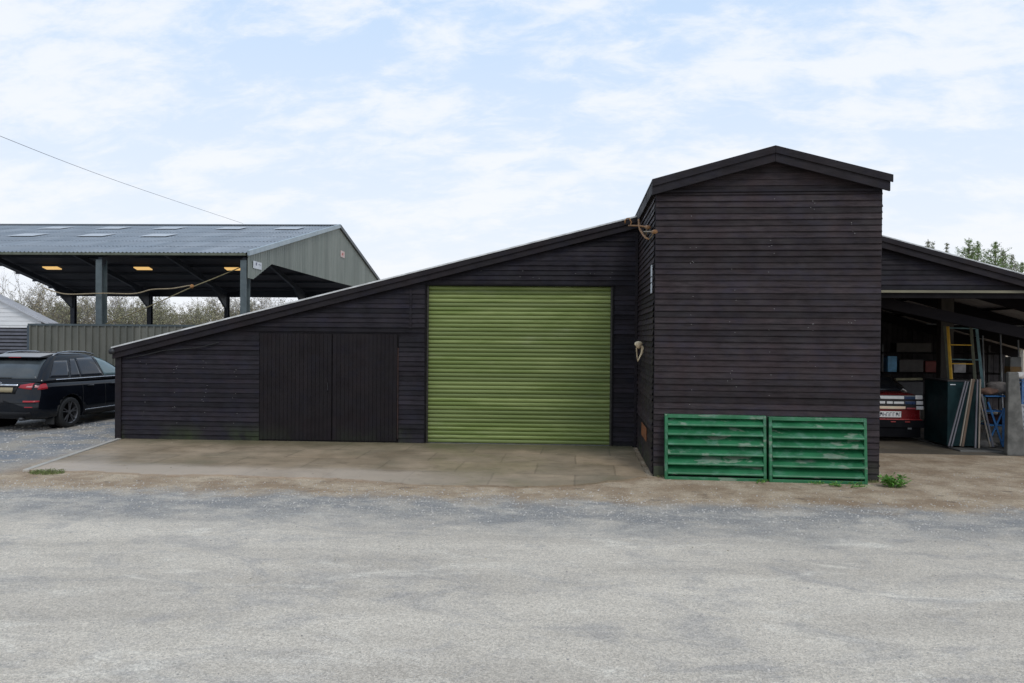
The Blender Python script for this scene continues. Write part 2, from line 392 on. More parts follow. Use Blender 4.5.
# ------------------------------------------------------------------ main timber barn (lean-to with roller door)
barn = thing('timber_barn', 'long black boarded lean-to barn with green roller door and sloping roof', 'barn', (1.15, 14.22, 0), FA)
XL = -10.15
def rz(x): return 4.40+.253*x          # top of the roof edge
DX0, DX1, DZ = -4.06, -.5, 33*PITCH
PX0, PX1, PZ = -7.32, -4.59, 2.13
def xroof(z, low=.2): return max(XL, (z+low-4.40)/.253)
def spans(z):
    a = xroof(z, .10); out = []
    if z < DZ:
        if z < PZ-.02: out += [(a, PX0), (PX1, DX0)]
        else: out += [(a, DX0)]
        out += [(DX1, -.03)]
        return [(p, q) for p, q in out]
    return [(a, -.03)]
mb = MB(); board_rows(mb, .02, 4.32, spans, seed=3)
mb.cur = .35   # solid wall behind the boards
mb.prism([(XL, 0), (PX0, 0), (PX0, PZ), (PX1, PZ), (PX1, 0), (DX0, 0), (DX0, DZ), (DX1, DZ), (DX1, 0), (0, 0), (0, rz(0)-.08), (XL, rz(XL)-.08)], .006, .14)
mb.box(XL, XL+.12, .142, 9, 0, rz(XL)-.1); mb.box(XL, 0, 9.0, 9.12, 0, 1.7)
mb.build('wall', m_board, barn)
# roof sheet: fibre cement with corrugations running down the slope
mb = MB()
nx = 90
for j, (ya, yb) in enumerate([(-.16, 9.2)]):
    for (zo, fl) in ((0, 1), (-.028, 0)):
        for i in range(nx):
            xa, xb = -10.20+i*10.23/nx, -10.20+(i+1)*10.23/nx
            mb.poly([(xa, ya, rz(xa)+zo), (xb, ya, rz(xb)+zo), (xb, yb, rz(xb)+zo), (xa, yb, rz(xa)+zo)])
    mb.poly([(-10.20, ya, rz(-10.20)), (.03, ya, rz(.03)), (.03, ya, rz(.03)-.028), (-10.20, ya, rz(-10.20)-.028)])
mb.build('roof', m_roofedge, barn)
mb = MB(); mb.hexa([(-10.2, -.115, rz(-10.2)-.235), (0.0, -.115, rz(0)-.235), (0, -.075, rz(0)-.235), (-10.2, -.075, rz(-10.2)-.235)],
                   [(-10.2, -.115, rz(-10.2)-.032), (0, -.115, rz(0)-.032), (0, -.075, rz(0)-.032), (-10.2, -.075, rz(-10.2)-.032)])
mb.build('bargeboard', m_trim, barn, bevel=.004)
mb = MB(); mb.hexa([(-10.2, -.145, rz(-10.2)-.125), (0.0, -.145, rz(0)-.125), (0, -.118, rz(0)-.125), (-10.2, -.118, rz(-10.2)-.125)],
                   [(-10.2, -.145, rz(-10.2)-.034), (0, -.145, rz(0)-.034), (0, -.118, rz(0)-.034), (-10.2, -.118, rz(-10.2)-.034)])
mb.build('capping_board', m_trim, barn, bevel=.004)
mb = MB(); mb.hexa([(-10.2, -.073, rz(-10.2)-.09), (0.0, -.073, rz(0)-.09), (0, .14, rz(0)-.09), (-10.2, .14, rz(-10.2)-.09)],
                   [(-10.2, -.073, rz(-10.2)-.034), (0, -.073, rz(0)-.034), (0, .14, rz(0)-.034), (-10.2, .14, rz(-10.2)-.034)])
mb.build('soffit', m_trim, barn)
mb = MB(); mb.box(XL-.03, XL+.09, -.05, .0, 0.0, rz(XL)-.2); mb.build('corner_board', m_trim, barn, bevel=.004)
mb = MB(); mb.tube([(-10.19, -.17, 1.73), (-10.19, 9.0, 1.71)], .055, 12); mb.build('gutter', m_blackmetal, barn, True)
mb = MB(); mb.tube([(-10.19, .06, 1.68), (-10.19, .06, 1.50), (-10.185, .06, 1.38), (-10.185, .06, .06)], .03, 10); mb.build('downpipe', m_brown_pipe, barn, True)
mb = MB(); mb.tube([(-9.95, -.06, 1.60), (-9.6, -.065, 1.66), (-9.2, -.06, 1.76), (-8.8, -.065, 1.79), (-8.45, -.06, 1.83), (-8.1, -.06, 1.93)], .009, 6); mb.build('cable', m_rubber, barn)
for a_, b_ in ((XL+.1, PX0), (PX1, DX0-.032)):
    mb = MB(); mb.box(a_, b_, -.03, .0, -.0, .022); mb.build('sill_board', m_dark, barn)
for x0, x1, sg in ((DX0-.03, DX0, 0), (DX1, DX1+.03, 0)):
    mb = MB(); mb.box(x0, x1, -.03, .14, 0, DZ); mb.build('door_jamb', m_dark, barn, bevel=.004)
mb = MB(); mb.box(DX0-.03, DX1+.03, -.03, .14, DZ+.002, DZ+.03); mb.build('door_lintel', m_dark, barn, bevel=.004)
mb = MB(); mb.box(DX1+.42, DX1+.47, -.035, -.002, .02, rz(-.1)-.3); mb.build('corner_strip', m_trim, barn)
# vertical seam strip beside the roller door
mb = MB(); mb.box(-4.39, -4.345, -.034, -.002, PZ+.1, 2.98); mb.build('cover_strip', m_board, barn)
# roller door : curved slats
rd = MB(); rg = random.Random(5); ns = 38; hs = (DZ-.02)/ns
for i in range(ns):
    z0 = .02+i*hs; rd.cur = rg.random(); cols = []
    prof = [(.040, 0), (.006, .10), (-.003, .3), (-.007, .55), (-.006, .72), (.001, .82), (.040, .86), (.040, 1.0)]
    nxs = 14; grid = []
    for k in range(nxs+1):
        xx = DX0+.012+(DX1-DX0-.024)*k/nxs; wv = rg.uniform(-.0012, .0012)
        grid.append([rd.vert((xx, .10+py+wv, z0+pz*hs)) for py, pz in prof])
    for a, b in zip(grid, grid[1:]):
        for q in range(len(prof)-1): rd.f.append([a[q], b[q], b[q+1], a[q+1]])
rdo = rd.build('roller_door', m_roller, barn, True)
mb = MB(); mb.box(DX0+.01, DX1-.01, .085, .125, -.0, .019); mb.build('bottom_rail', m_silver, rdo)
for x0 in (DX0, DX1-.035):
    mb = MB(); mb.box(x0+.001, x0+.034, .03, .064, 0, DZ-.002); mb.build('guide_rail', simple('rail_dark_%d' % int(x0*9), (.03, .03, .022), (.05, .045, .035), 5, .5, .3), rdo)
# plank doors
def plank_door(x0, x1, z0, z1, seed):
    mb = MB(); rg = random.Random(seed); x = x0
    while x < x1-.01:
        xb = min(x+.0785, x1); mb.cur = rg.random(); d = rg.uniform(-.0015, .0015)
        mb.hexa([(x+.003, -.030+d, z0), (xb-.003, -.030+d, z0), (xb-.003, .0, z0), (x+.003, .0, z0)], [(x+.003, -.030+d, z1), (xb-.003, -.030+d, z1), (xb-.003, .0, z1), (x+.003, .0, z1)])
        x = xb
    mb.cur = .1; mb.box(x0, x1, -.020, .001, z0+.003, z1-.003)
    return mb.build('plank_door', m_board_v, barn, bevel=.0015)
plank_door(PX0+.01, -5.895, .05, PZ-.02, 1); plank_door(-5.875, PX1-.03, .05, PZ-.02, 2)
mb = MB(); mb.box(PX0-.02, PX1+.02, .002, .008, 0, PZ); mb.build('door_rebate', m_dark, barn)
mb = MB(); mb.box(PX0, PX1, -.024, .0, .012, .044); mb.build('door_threshold', m_dark, barn)
mb = MB(); mb.box(PX1-.022, PX1-.003, -.032, -.002, .10, 1.85); mb.build('rusty_hinge_strip', simple('red_rust', (.045, .017, .013), (.022, .012, .010), 9, .8), barn)
mb = MB()
for k in range(6):
    a = k/5; mb.cur = .8
mb.tube([(-5.96, -.036, 1.02), (-5.96, -.062, 1.02), (-5.96, -.062, 1.16), (-5.96, -.036, 1.16)], .007, 6)
mb.build('door_handle', m_blackmetal, barn)

# ------------------------------------------------------------------ tower
tower = thing('timber_tower', 'tall black boarded gabled store projecting forward beside the roller door', 'barn', (1.15, 11.32, 0))
TW, TD, TE = 3.275, 6.2, 4.28
PKX = 1.71
def trz(x): return 4.93-(PKX-x)*.268 if x < PKX else 4.93-(x-PKX)*.268
mb = MB()
rows_n = 37
board_rows(mb, .03, TE, lambda z: [(.0, TW)], pitch=(TE-.03)/46.5, seed=21)
def gsp(z):
    a = PKX-(4.93-.12-z)/.268; b = PKX+(4.93-.12-z)/.268
    return [(max(.03, a), min(TW-.03, b))]
board_rows(mb, TE+.0, 4.80, gsp, pitch=.0927, proud=.016, seed=22, tf=lambda x, y, z: (x, y+.022, z))
# side wall facing left
board_rows(mb, .03, 4.36, lambda z: [(-TD, -.03)], pitch=(TE-.03)/46.5, seed=23, tf=lambda x, y, z: (y, -x, z))
board_rows(mb, .03, 4.36, lambda z: [(.03, TD)], pitch=(TE-.03)/46.5, seed=24, tf=lambda x, y, z: (TW-y, x, z))
mb.cur = .3
mb.prism([(.006, 0), (TW-.006, 0), (TW-.006, trz(TW)-.1), (PKX, 4.85), (.006, trz(0)-.1)], .03, TD)
mb.build('wall', m_board_t, tower)
for (x0, x1, y0, y1) in ((-.006, .016, -.010, .030), (TW-.016, TW+.006, -.010, .030)):
    mb = MB(); mb.box(x0, x1, y0, y1, .0, trz(x0)-.15); mb.build('corner_board', m_trim, tower, bevel=.004)
mb = MB(); mb.box(.037, TW-.037, -.030, .0, TE-.004, TE+.030); mb.build('drip_board', m_trim, tower, bevel=.003)
mb = MB(); rg = random.Random(2)
for k in range(1):
    mb.box(.037, TW-.037, -.026, -.001, -.01, .028)
mb.box(.005, .15, -.031, -.024, -.01, .16)
mb.build('foot_board', simple('mossy_board', (.035, .042, .026), (.06, .07, .04), 7, .8), tower)
mb = MB()
XE0, XE1 = -.07, TW+.095
for a, b in ((XE0, PKX), (PKX, XE1)):
    mb.hexa([(a, -.15, trz(a)-.03), (b, -.15, trz(b)-.03), (b, TD+.1, trz(b)-.03), (a, TD+.1, trz(a)-.03)], [(a, -.15, trz(a)), (b, -.15, trz(b)), (b, TD+.1, trz(b)), (a, TD+.1, trz(a))])
mb.build('roof', simple('dark_felt_roof', (.035, .035, .038), (.06, .06, .062), 8, .85, bump=.2), tower)
for a, b in ((XE0, PKX-.001), (PKX+.001, XE1)):
    mb = MB(); mb.hexa([(a, -.165, trz(a)-.112), (b, -.165, trz(b)-.112), (b, -.14, trz(b)-.112), (a, -.14, trz(a)-.112)], [(a, -.165, trz(a)-.003), (b, -.165, trz(b)-.003), (b, -.14, trz(b)-.003), (a, -.14, trz(a)-.003)])
    mb.build('capping_board', m_trim, tower, bevel=.004)
    mb = MB(); e = .03 if b > PKX+1 else 0
    mb.hexa([(a, -.139, trz(a)-.235), (b-e, -.139, trz(b)-.235), (b-e, -.10, trz(b)-.235), (a, -.10, trz(a)-.235)], [(a, -.139, trz(a)-.05), (b-e, -.139, trz(b)-.05), (b-e, -.10, trz(b)-.05), (a, -.10, trz(a)-.05)])
    mb.build('bargeboard', m_trim, tower, bevel=.004)
mb = MB(); mb.box(XE0+.005, -.03, -.09, TD, trz(XE0)-.20, trz(XE0)-.04); mb.build('eaves_board', m_trim, tower)
mb = MB(); mb.box(-.034, -.026, .16, .34, 2.78, 3.21); o = mb.build('white_plate', m_white, tower)
o['label'] = 'narrow white weather strip by the front corner'
mb = MB(); mb.box(-.037, -.033, .155, .345, 3.02, 3.032); mb.box(-.037, -.033, .155, .345, 2.93, 2.942); mb.build('dark_band', m_dark, o)
# rusty plate on the side
mb = MB(); mb.box(-.034, -.026, .84, 1.72, .40, .62)
o = tag(mb.build('rusty_plate', simple('orange_rust_plate', (.30, .10, .03), (.13, .05, .02), 12, .8, bump=.3), loc=(1.15, 11.32, 0)), 'small orange rusty plate low on the side wall of the projecting store', 'plate')

# wall ornament in the corner: pale rounded head with long tapering prongs
orn = thing('wall_ornament', 'cream bird skull shaped ornament with long pointed prongs beside the roller door', 'ornament', tuple(at(638.6, 345.8, 12.75)))
bm = bmesh.new(); bmesh.ops.create_icosphere(bm, subdivisions=3, radius=.082)
for v in bm.verts:
    v.co.x *= 1.0+.15*math.sin(v.co.z*30); v.co.z *= .95; v.co.y *= .8
    if v.co.z < 0: v.co.x *= .85
me = bpy.data.meshes.new('skull'); bm.to_mesh(me); bm.free(); me.polygons.foreach_set('use_smooth', [True]*len(me.polygons)); me.materials.append(m_bone)
o = bpy.data.objects.new('skull', me); C.objects.link(o); o.parent = orn; o.location = (0, 0, .02)
mb = MB(); mb.tube([(.045, 0, .02), (.085, 0, -.05), (.07, 0, -.14), (.025, 0, -.24), (-.015, .0, -.33)], [.03, .034, .026, .018, .006], 8); mb.build('beak', m_bone, orn, True)
mb = MB(); mb.tube([(-.045, 0, -.04), (-.036, .0, -.13), (-.026, 0, -.23), (-.017, .0, -.32)], [.012, .012, .01, .006], 8); mb.build('prong', m_bone, orn, True)
mb = MB(); mb.tube([(.03, .02, .03), (.2, .04, .03)], .012, 6); mb.build('mounting_rod', m_blackmetal, orn); orn.scale = (.82, .82, .82)

# rusty iron bracket high in the corner
br = thing('rusty_bracket', 'bent rusty iron aerial bracket where the lean-to roof meets the store', 'bracket', (1.12, 13.7, 4.1))
def q(px, py, Y):
    p = at(px, py, Y)
    if p.x > 1.07:                      # keep it on the outside of the side wall
        r_ = Fv*FPX+R2*(px-512)-U2*(py-341.5); p = Vector((0, 0, H))+r_*(1.07/r_.x)
    return tuple(p-Vector((1.12, 13.7, 4.1)))
YB = 13.75
mb = MB(); mb.tube([q(625.3, 223.5, YB), (q(625.0, 220.5, YB)), q(627, 218.4, YB), q(629, 218.2, YB), q(631.5, 222, YB), q(630.5, 225, YB), q(629.3, 225.8, YB)], .013, 7); mb.build('hook', m_rust, br, True)
mb = MB(); mb.tube([q(628.8, 225.6, YB), q(639, 225.8, YB), q(647.5, 227, YB-.4)], .016, 7); mb.build('cross_bar', m_rust, br, True)
mb = MB(); mb.tube([q(638.8, 219.5, YB), q(639.3, 225, YB), q(640.5, 230, YB-.1), (q(643.2, 234.6, YB-.3)), q(646, 237.8, YB-.5), q(649, 239.3, YB-.7)], [.018, .026, .024, .02, .02, .012], 7); mb.build('curved_arm', m_rust, br, True)
mb = MB(); mb.tube([q(644, 231.7, YB-.4), q(654.5, 231.8, YB-.9)], .013, 6); mb.tube([q(654.3, 232, YB-.9), q(651.3, 237, YB-.8), q(649, 239.3, YB-.7)], .009, 6)
mb.tube([q(647.6, 227.5, YB-.4), q(646.6, 232, YB-.45), q(646, 237.6, YB-.5)], .010, 6); mb.build('stay', simple('grey_iron', (.22, .2, .16), (.3, .2, .1), 14, .6, .4), br, True)
for a_, b_ in ((q(646.3, 226.9, YB-.42), q(649, 227.4, YB-.5)), (q(653.2, 232, YB-.88), q(655.6, 231.7, YB-.95))):
    mb = MB(); mb.tube([a_, b_], .03, 8); mb.build('end_cap', m_rust, br, True)

# ------------------------------------------------------------------ green louvre panels leaning on the tower
def louvre(x0, x1, z1, y, label, seed):
    W = x1-x0; Hh = z1
    t = thing('louvre_panel', label, 'louvre panel', (x0, y, 0.0), 0, 'green metal louvre panels at the foot of the store')
    mb = MB(); mb.cur = seed*.083; lean = .07
    f = lambda zz: lean*zz/Hh
    for a, b in ((0, .042), (W-.042, W)):
        mb.hexa([(a, 0, .0), (b, 0, .0), (b, .11, .0), (a, .11, .0)], [(a, f(Hh), Hh), (b, f(Hh), Hh), (b, .11+f(Hh), Hh), (a, .11+f(Hh), Hh)])
    for za, zb in ((Hh-.05, Hh-.001), (.0, .045)):
        mb.hexa([(.043, f(za)+.002, za), (W-.043, f(za)+.002, za), (W-.043, .11+f(za), za), (.043, .11+f(za), za)], [(.043, f(zb)+.002, zb), (W-.043, f(zb)+.002, zb), (W-.043, .11+f(zb), zb), (.043, .11+f(zb), zb)])
    mb.build('frame', m_louvre, t, bevel=.004)
    n_ = 6; st = (Hh-.10)/n_; rg = random.Random(seed)
    for k in range(n_):
        mb = MB(); mb.cur = rg.random(); zt = Hh-.055-k*st; sag = rg.uniform(-.004, .004); nn = 8; pr = None
        for i in range(nn+1):
            xx = .043+(W-.086)*i/nn; wv = rg.uniform(-.002, .002)
            c = [mb.vert(p) for p in ((xx, .105+f(zt), zt+st*.12+sag), (xx, -.016+f(zt)+wv, zt-st*.58+sag), (xx, -.024+f(zt)+wv, zt-st*.66+sag), (xx, -.022+f(zt)+wv, zt-st*.76+sag), (xx, .0+f(zt), zt-st*.74+sag))]
            if pr:
                for j in range(4): mb.f.append([pr[j], c[j], c[j+1], pr[j+1]])
            pr = c
        o = mb.build('slat', m_louvre, t); sm = o.modifiers.new('thick', 'SOLIDIFY'); sm.thickness = .003
    mb = MB(); mb.hexa([(.05, .112, .02), (W-.05, .112, .02), (W-.05, .12, .02), (.05, .12, .02)], [(.05, .112+lean, Hh-.02), (W-.05, .112+lean, Hh-.02), (W-.05, .12+lean, Hh-.02), (.05, .12+lean, Hh-.02)])
    mb.build('backing', m_dark, t)
    return t
louvre(1.30, 2.765, .955, 11.08, 'left green louvre panel with flaking paint leaning on the black store', 3)
t2 = louvre(2.80, 4.18, .945, 11.06, 'right green louvre panel with flaking paint nearest the leafy weed', 8)

# ------------------------------------------------------------------ weeds
m_leaf = simple('weed_leaf', (.10, .25, .035), (.15, .32, .055), 20, .55, rnd=.8)
def weed(loc, nst, hgt, rad, label, name='weed', leafsize=.035, seed=1, cat='weed'):
    rg = random.Random(seed); t = thing(name, label, cat, loc)
    st = MB(); lf = MB()
    for i in range(nst):
        a = rg.uniform(0, 6.28); r = rad*rg.random()**.5*.5; p = Vector((r*math.cos(a), r*.6*math.sin(a), 0)); lean = Vector((math.cos(a), .6*math.sin(a), 0))*rad*rg.uniform(.2, .8)
        hh = hgt*rg.uniform(.5, 1); pts = [p+lean*(k/4)**1.6+Vector((0, 0, hh*k/4)) for k in range(5)]
        st.tube(pts, [.003, .003, .0025, .002, .0015], 4)
        for k in range(int(7)):
            u = rg.uniform(.2, 1); b = pts[0].lerp(pts[-1], u); b.z = hh*u; d = Vector((rg.gauss(0, 1), rg.gauss(0, 1), rg.uniform(-.2, .7))).normalized(); s = leafsize*rg.uniform(.6, 1.2)
            sd_ = d.cross(Vector((0, 0, 1)))
            if sd_.length < .1: sd_ = Vector((1, 0, 0))
            sd_.normalize(); lf.cur = rg.random()
            i0 = [lf.vert(v) for v in (b, b+d*s*.5+sd_*s*.32+Vector((0, 0, .004)), b+d*s, b+d*s*.5-sd_*s*.32+Vector((0, 0, .004)), b+d*s*.5-Vector((0, 0, .004)))]
            lf.f += [[i0[0], i0[1], i0[4]], [i0[1], i0[2], i0[4]], [i0[2], i0[3], i0[4]], [i0[3], i0[0], i0[4]]]
    so_ = st.build('stem', m_leaf, t); so_['kind'] = 'stuff'; lf.build('leaves', m_leaf, t)
    return t
weed((4.50, 10.95, 0), 40, .17, .19, 'bushy bright green weed at the right corner of the black store', seed=5, leafsize=.065)
weed((3.82, 10.92, 0), 16, .05, .34, 'low green weed sprig under the right louvre panel', seed=6, leafsize=.04)
weed((3.55, 10.98, 0), 10, .05, .22, 'tiny green weed by the middle of the right louvre panel', seed=7, leafsize=.035)
weed((2.62, 11.0, 0), 8, .04, .2, 'small green weed below the joint of the two louvre panels', seed=8, leafsize=.032)
def tuft(loc, nb, rad, hgt, label, seed):
    rg = random.Random(seed); mb = MB()
    for i in range(nb):
        a = rg.uniform(0, 6.28); r = rad*rg.random()**.6; p = Vector((r*1.5*math.cos(a), r*math.sin(a), 0)); d = Vector((rg.gauss(0, .5), rg.gauss(0, .5), 1))*hgt*rg.uniform(.5, 1); s = Vector((.004, .002, 0))
        mb.cur = rg.random(); mb.poly([p-s, p+s, p+d*.6+s*.7, p+d+Vector((d.x*.5, d.y*.5, -.01)), p+d*.6-s*.7])
    tag(mb.build('grass_tuft', simple('tuft_grass_%d' % seed, (.12, .17, .045), (.2, .22, .08), 20, .6, rnd=.8), loc=loc), label, 'grass')
tuft((-7.85, 10.35, 0), 420, .17, .06, 'low tuft of grass at the front left corner of the concrete slab', 1)

# ------------------------------------------------------------------ open-fronted barn on the right
ob = thing('open_barn', 'open fronted black timber barn right of the tall store with gable boarding over the opening', 'barn', (4.5, 14.2, 0))
def oz(x): return 3.98-.285*(x-1.12)      # local x
OX1 = 8.5
mb = MB()
board_rows(mb, 3.01, 4.15, lambda z: [(.0, min(OX1, 1.12+(3.98-.2-z)/.285))], seed=31)
mb.cur = .3; mb.prism([(0, 3.0), (OX1, 3.0), (OX1, 3.001), (1.12+(3.98-.12-3.01)/.285, 3.01), (0, oz(0)-.12)], .005, .05)
mb.build('gable_boarding', m_board, ob)
mb = MB(); mb.hexa([(-.04, -.14, oz(0)-.035), (OX1, -.14, oz(OX1)-.035), (OX1, 9.8, oz(OX1)-.035), (-.04, 9.8, oz(0)-.035)], [(-.04, -.14, oz(0)), (OX1, -.14, oz(OX1)), (OX1, 9.8, oz(OX1)), (-.04, 9.8, oz(0))])
mb.build('roof', m_roofedge, ob)
mb = MB(); mb.hexa([(0, -.02, oz(0)-.055), (OX1, -.02, oz(OX1)-.055), (OX1, 9.7, oz(OX1)-.055), (0, 9.7, oz(0)-.055)], [(0, -.02, oz(0)-.037), (OX1, -.02, oz(OX1)-.037), (OX1, 9.7, oz(OX1)-.037), (0, 9.7, oz(0)-.037)])
mb.build('underside_sheet', simple('old_roof_lining', (.60, .56, .54), (.40, .37, .37), 3, .9, stretch=(1, 8, 1), bump=.3), ob)
for zo, zi, y0, y1 in ((.13, .037, -.17, -.143), (.245, .075, -.141, -.11)):
    mb = MB(); mb.hexa([(0, y0, oz(0)-zo), (OX1, y0, oz(OX1)-zo), (OX1, y1, oz(OX1)-zo), (0, y1, oz(0)-zo)], [(0, y0, oz(0)-zi), (OX1, y0, oz(OX1)-zi), (OX1, y1, oz(OX1)-zi), (0, y1, oz(0)-zi)])
    mb.build('bargeboard' if zo > .2 else 'capping_board', m_trim, ob, bevel=.004)
mb = MB(); mb.box(0, OX1, -.06, -.022, 2.955, 3.0); mb.build('lintel_edge', simple('bare_timber_edge', (.24, .22, .15), (.12, .11, .08), 5, .8, stretch=(.2, 1, 1)), ob)
mb = MB(); mb.box(0, OX1, -.02, .14, 2.86, 3.0); mb.build('lintel', m_dark, ob)
mb = MB(); mb.box(.01, .08, .02, 9.7, 0, oz(0)-.06); mb.prism([(.08, 0), (OX1, 0), (OX1, oz(OX1)-.06), (.08, oz(.08)-.06)], 9.62, 9.7)
rg = random.Random(3)
x = .1
while x < OX1-.1:
    mb.cur = rg.random(); wd = rg.uniform(.12, .16); mb.box(x, x+wd, 9.58+rg.uniform(0, .01), 9.615, 0, oz(x+wd)-.06); x += wd+.012
mb.build('wall', simple('back_wall_timber', (.035, .032, .034), (.02, .018, .02), 5, .85, rnd=1.2, spec=.15), ob)
m_rafter = simple('old_rafter', (.010, .009, .011), (.016, .014, .015), 4, .9, stretch=(.3, 1, 1), spec=.08)
for yy in (1.6, 4.0, 6.6, 8.8):
    mb = MB(); mb.hexa([(.1, yy, oz(.1)-.34), (OX1-.1, yy, oz(OX1-.1)-.34), (OX1-.1, yy+.09, oz(OX1-.1)-.34), (.1, yy+.09, oz(.1)-.34)], [(.1, yy, oz(.1)-.08), (OX1-.1, yy, oz(OX1-.1)-.08), (OX1-.1, yy+.09, oz(OX1-.1)-.08), (.1, yy+.09, oz(.1)-.08)])
    mb.build('rafter', m_rafter, ob)
for k in range(7):
    xx = .5+k*1.1; mb = MB(); mb.box(xx, xx+.06, .16, 9.5, oz(xx+.06)-.11, oz(xx+.06)-.06); mb.build('purlin', m_rafter, ob)
mb = MB(); mb.beam((.3, .55, 3.02), (6.2, .55, 1.72), .10, .20); mb.build('raking_beam', m_rafter, ob)
mb = MB(); px_ = at(945, 340, 16.4).x-4.5; mb.box(px_-.13, px_+.13, 2.1, 2.3, 0, oz(px_+.13)-.12); mb.build('post', simple('rough_post', (.06, .05, .04), (.04, .034, .028), 6, .85, stretch=(1, 1, .2), bump=.3), ob, bevel=.01)
mb = MB(); mb.box(6.2, 6.4, .05, .25, 0, 2.85); mb.build('post', m_rafter, ob)
mb = MB()
mb.tube([(3.3, 3.2, 2.45), (5.6, 3.2, 2.42)], .012, 6); mb.build('hanging_rail', m_silver, ob)

# raised concrete plinth at the right of the bay
g = MB(); g.hexa([(7.14, 14.52, -.02), (12, 14.52, -.02), (12, 17.4, -.02), (6.94, 17.4, -.02)], [(7.14, 14.52, .035), (12, 14.52, .035), (12, 17.4, .035), (6.94, 17.4, .035)])
tag(g.build('concrete_step', m_conc, bevel=.01), kind='structure')

# teal cabinet
cb = thing('storage_cabinet', 'dark teal metal storage cabinet behind the leaning timber lengths', 'cabinet', (at(947, 445, 14.86).x, 14.86, .035))
mb = MB(); mb.box(0, .60, 0, .95, .03, 1.26); mb.build('body', simple('dark_teal_paint', (.008, .032, .036), (.004, .018, .021), 5, .6, spec=.2), cb, bevel=.008)
mb = MB(); mb.box(-.012, .612, -.012, .962, 1.262, 1.285); mb.build('lid', m_blackmetal, cb, bevel=.004)
mb = MB(); mb.box(.04, .14, -.008, -.002, 1.20, 1.215); mb.build('label_plate', m_white, cb)
for sx in (.03, .52):
    mb = MB(); mb.box(sx, sx+.05, .03, .08, 0, .03); mb.build('foot', m_blackmetal, cb)

# leaning lengths
def lean(px0, py0, px1, py1, wd, mat, label, twin=0, Y=14.72):
    a = at(px0, py0, Y-.14); b = at(px1, py1, Y+.02); a.z = max(a.z, .036+wd*.2)
    mb = MB(Matrix.Translation(-a)); mb.beam(a, b, wd*.8, .022, (0, 1, 0))
    o = mb.build('timber_length', mat, None, loc=tuple(a), bevel=.002)
    tag(o, label, 'timber', 'lengths of timber leaning on the cabinet')
m_tgrey = simple('weathered_timber', (.16, .155, .17), (.09, .085, .10), 8, .8, stretch=(1, 1, .1))
m_tbrown = simple('brown_timber', (.13, .085, .055), (.07, .047, .032), 8, .8, stretch=(1, 1, .1))
m_tpale = simple('pale_timber', (.27, .23, .185), (.15, .13, .105), 8, .8, stretch=(1, 1, .1))
lean(948.6, 446, 965.5, 381, .035, m_tgrey, 'grey timber length leaning leftmost across the teal cabinet')
lean(951.5, 446.5, 968, 381.5, .03, m_tgrey, 'grey timber length just right of the leftmost leaning one')
lean(960, 446, 971.6, 379, .03, m_tpale, 'pale thin batten left of the brown leaning plank')
lean(962.5, 446.5, 973.6, 379, .05, m_tbrown, 'wide brown plank leaning in the middle of the timber lengths')
lean(975.2, 448, 977.4, 379.5, .035, m_tgrey, 'nearly upright grey timber length right of the brown plank')
lean(978.8, 448.4, 980.2, 379, .035, m_tpale, 'nearly upright pale timber length tallest at its tip')
lean(990.4, 447, 979.8, 400, .03, m_tpale, 'pale timber leaning to the left beside the blue stand')
lean(993.3, 447, 981.5, 394, .04, m_tgrey, 'grey timber leaning to the left next to the blue stand')

# ladders
def ladder(name, label, l0, l1, r0, r1, rungs, mat_l, mat_r, mat_rung, Y, rad=.018):
    base = at(*l0, Y); t = thing(name, label, 'ladder', tuple(base))
    M_ = Matrix.Translation(-base)
    P = [at(*l0, Y), at(*l1, Y+.12), at(*r0, Y), at(*r1, Y+.12)]
    for a, b, m in ((P[0], P[1], mat_l), (P[2], P[3], mat_r)):
        mb = MB(M_); mb.beam(a, b, .028, .05); mb.build('rail', m, t, bevel=.003)
    for u in rungs:
        mb = MB(M_); mb.tube([P[0].lerp(P[1], u), P[2].lerp(P[3], u)], .013, 6); mb.build('rung', mat_rung, t, True)
m_yel = simple('yellow_paint', (.62, .36, .03), (.48, .26, .03), 12, .5)
m_tealw = simple('teal_worn_paint', (.16, .28, .28), (.10, .17, .18), 9, .6)
m_olive = simple('olive_worn_paint', (.13, .135, .09), (.09, .09, .06), 9, .7)
ladder('wooden_ladder', 'tall ladder with yellow left rail and yellow rungs standing behind the cabinet', (955.5, 445), (947.8, 326.5), (980, 445), (971, 327), [.15, .35, .52, .685, .845], m_yel, m_olive, m_yel, 15.35)
ladder('step_ladder', 'worn teal step ladder standing right behind the yellow rung ladder', (954, 445), (944.6, 326), (989, 445), (976.5, 327), [.2, .45, .72, .985], m_olive, m_tealw, m_tealw, 15.6)

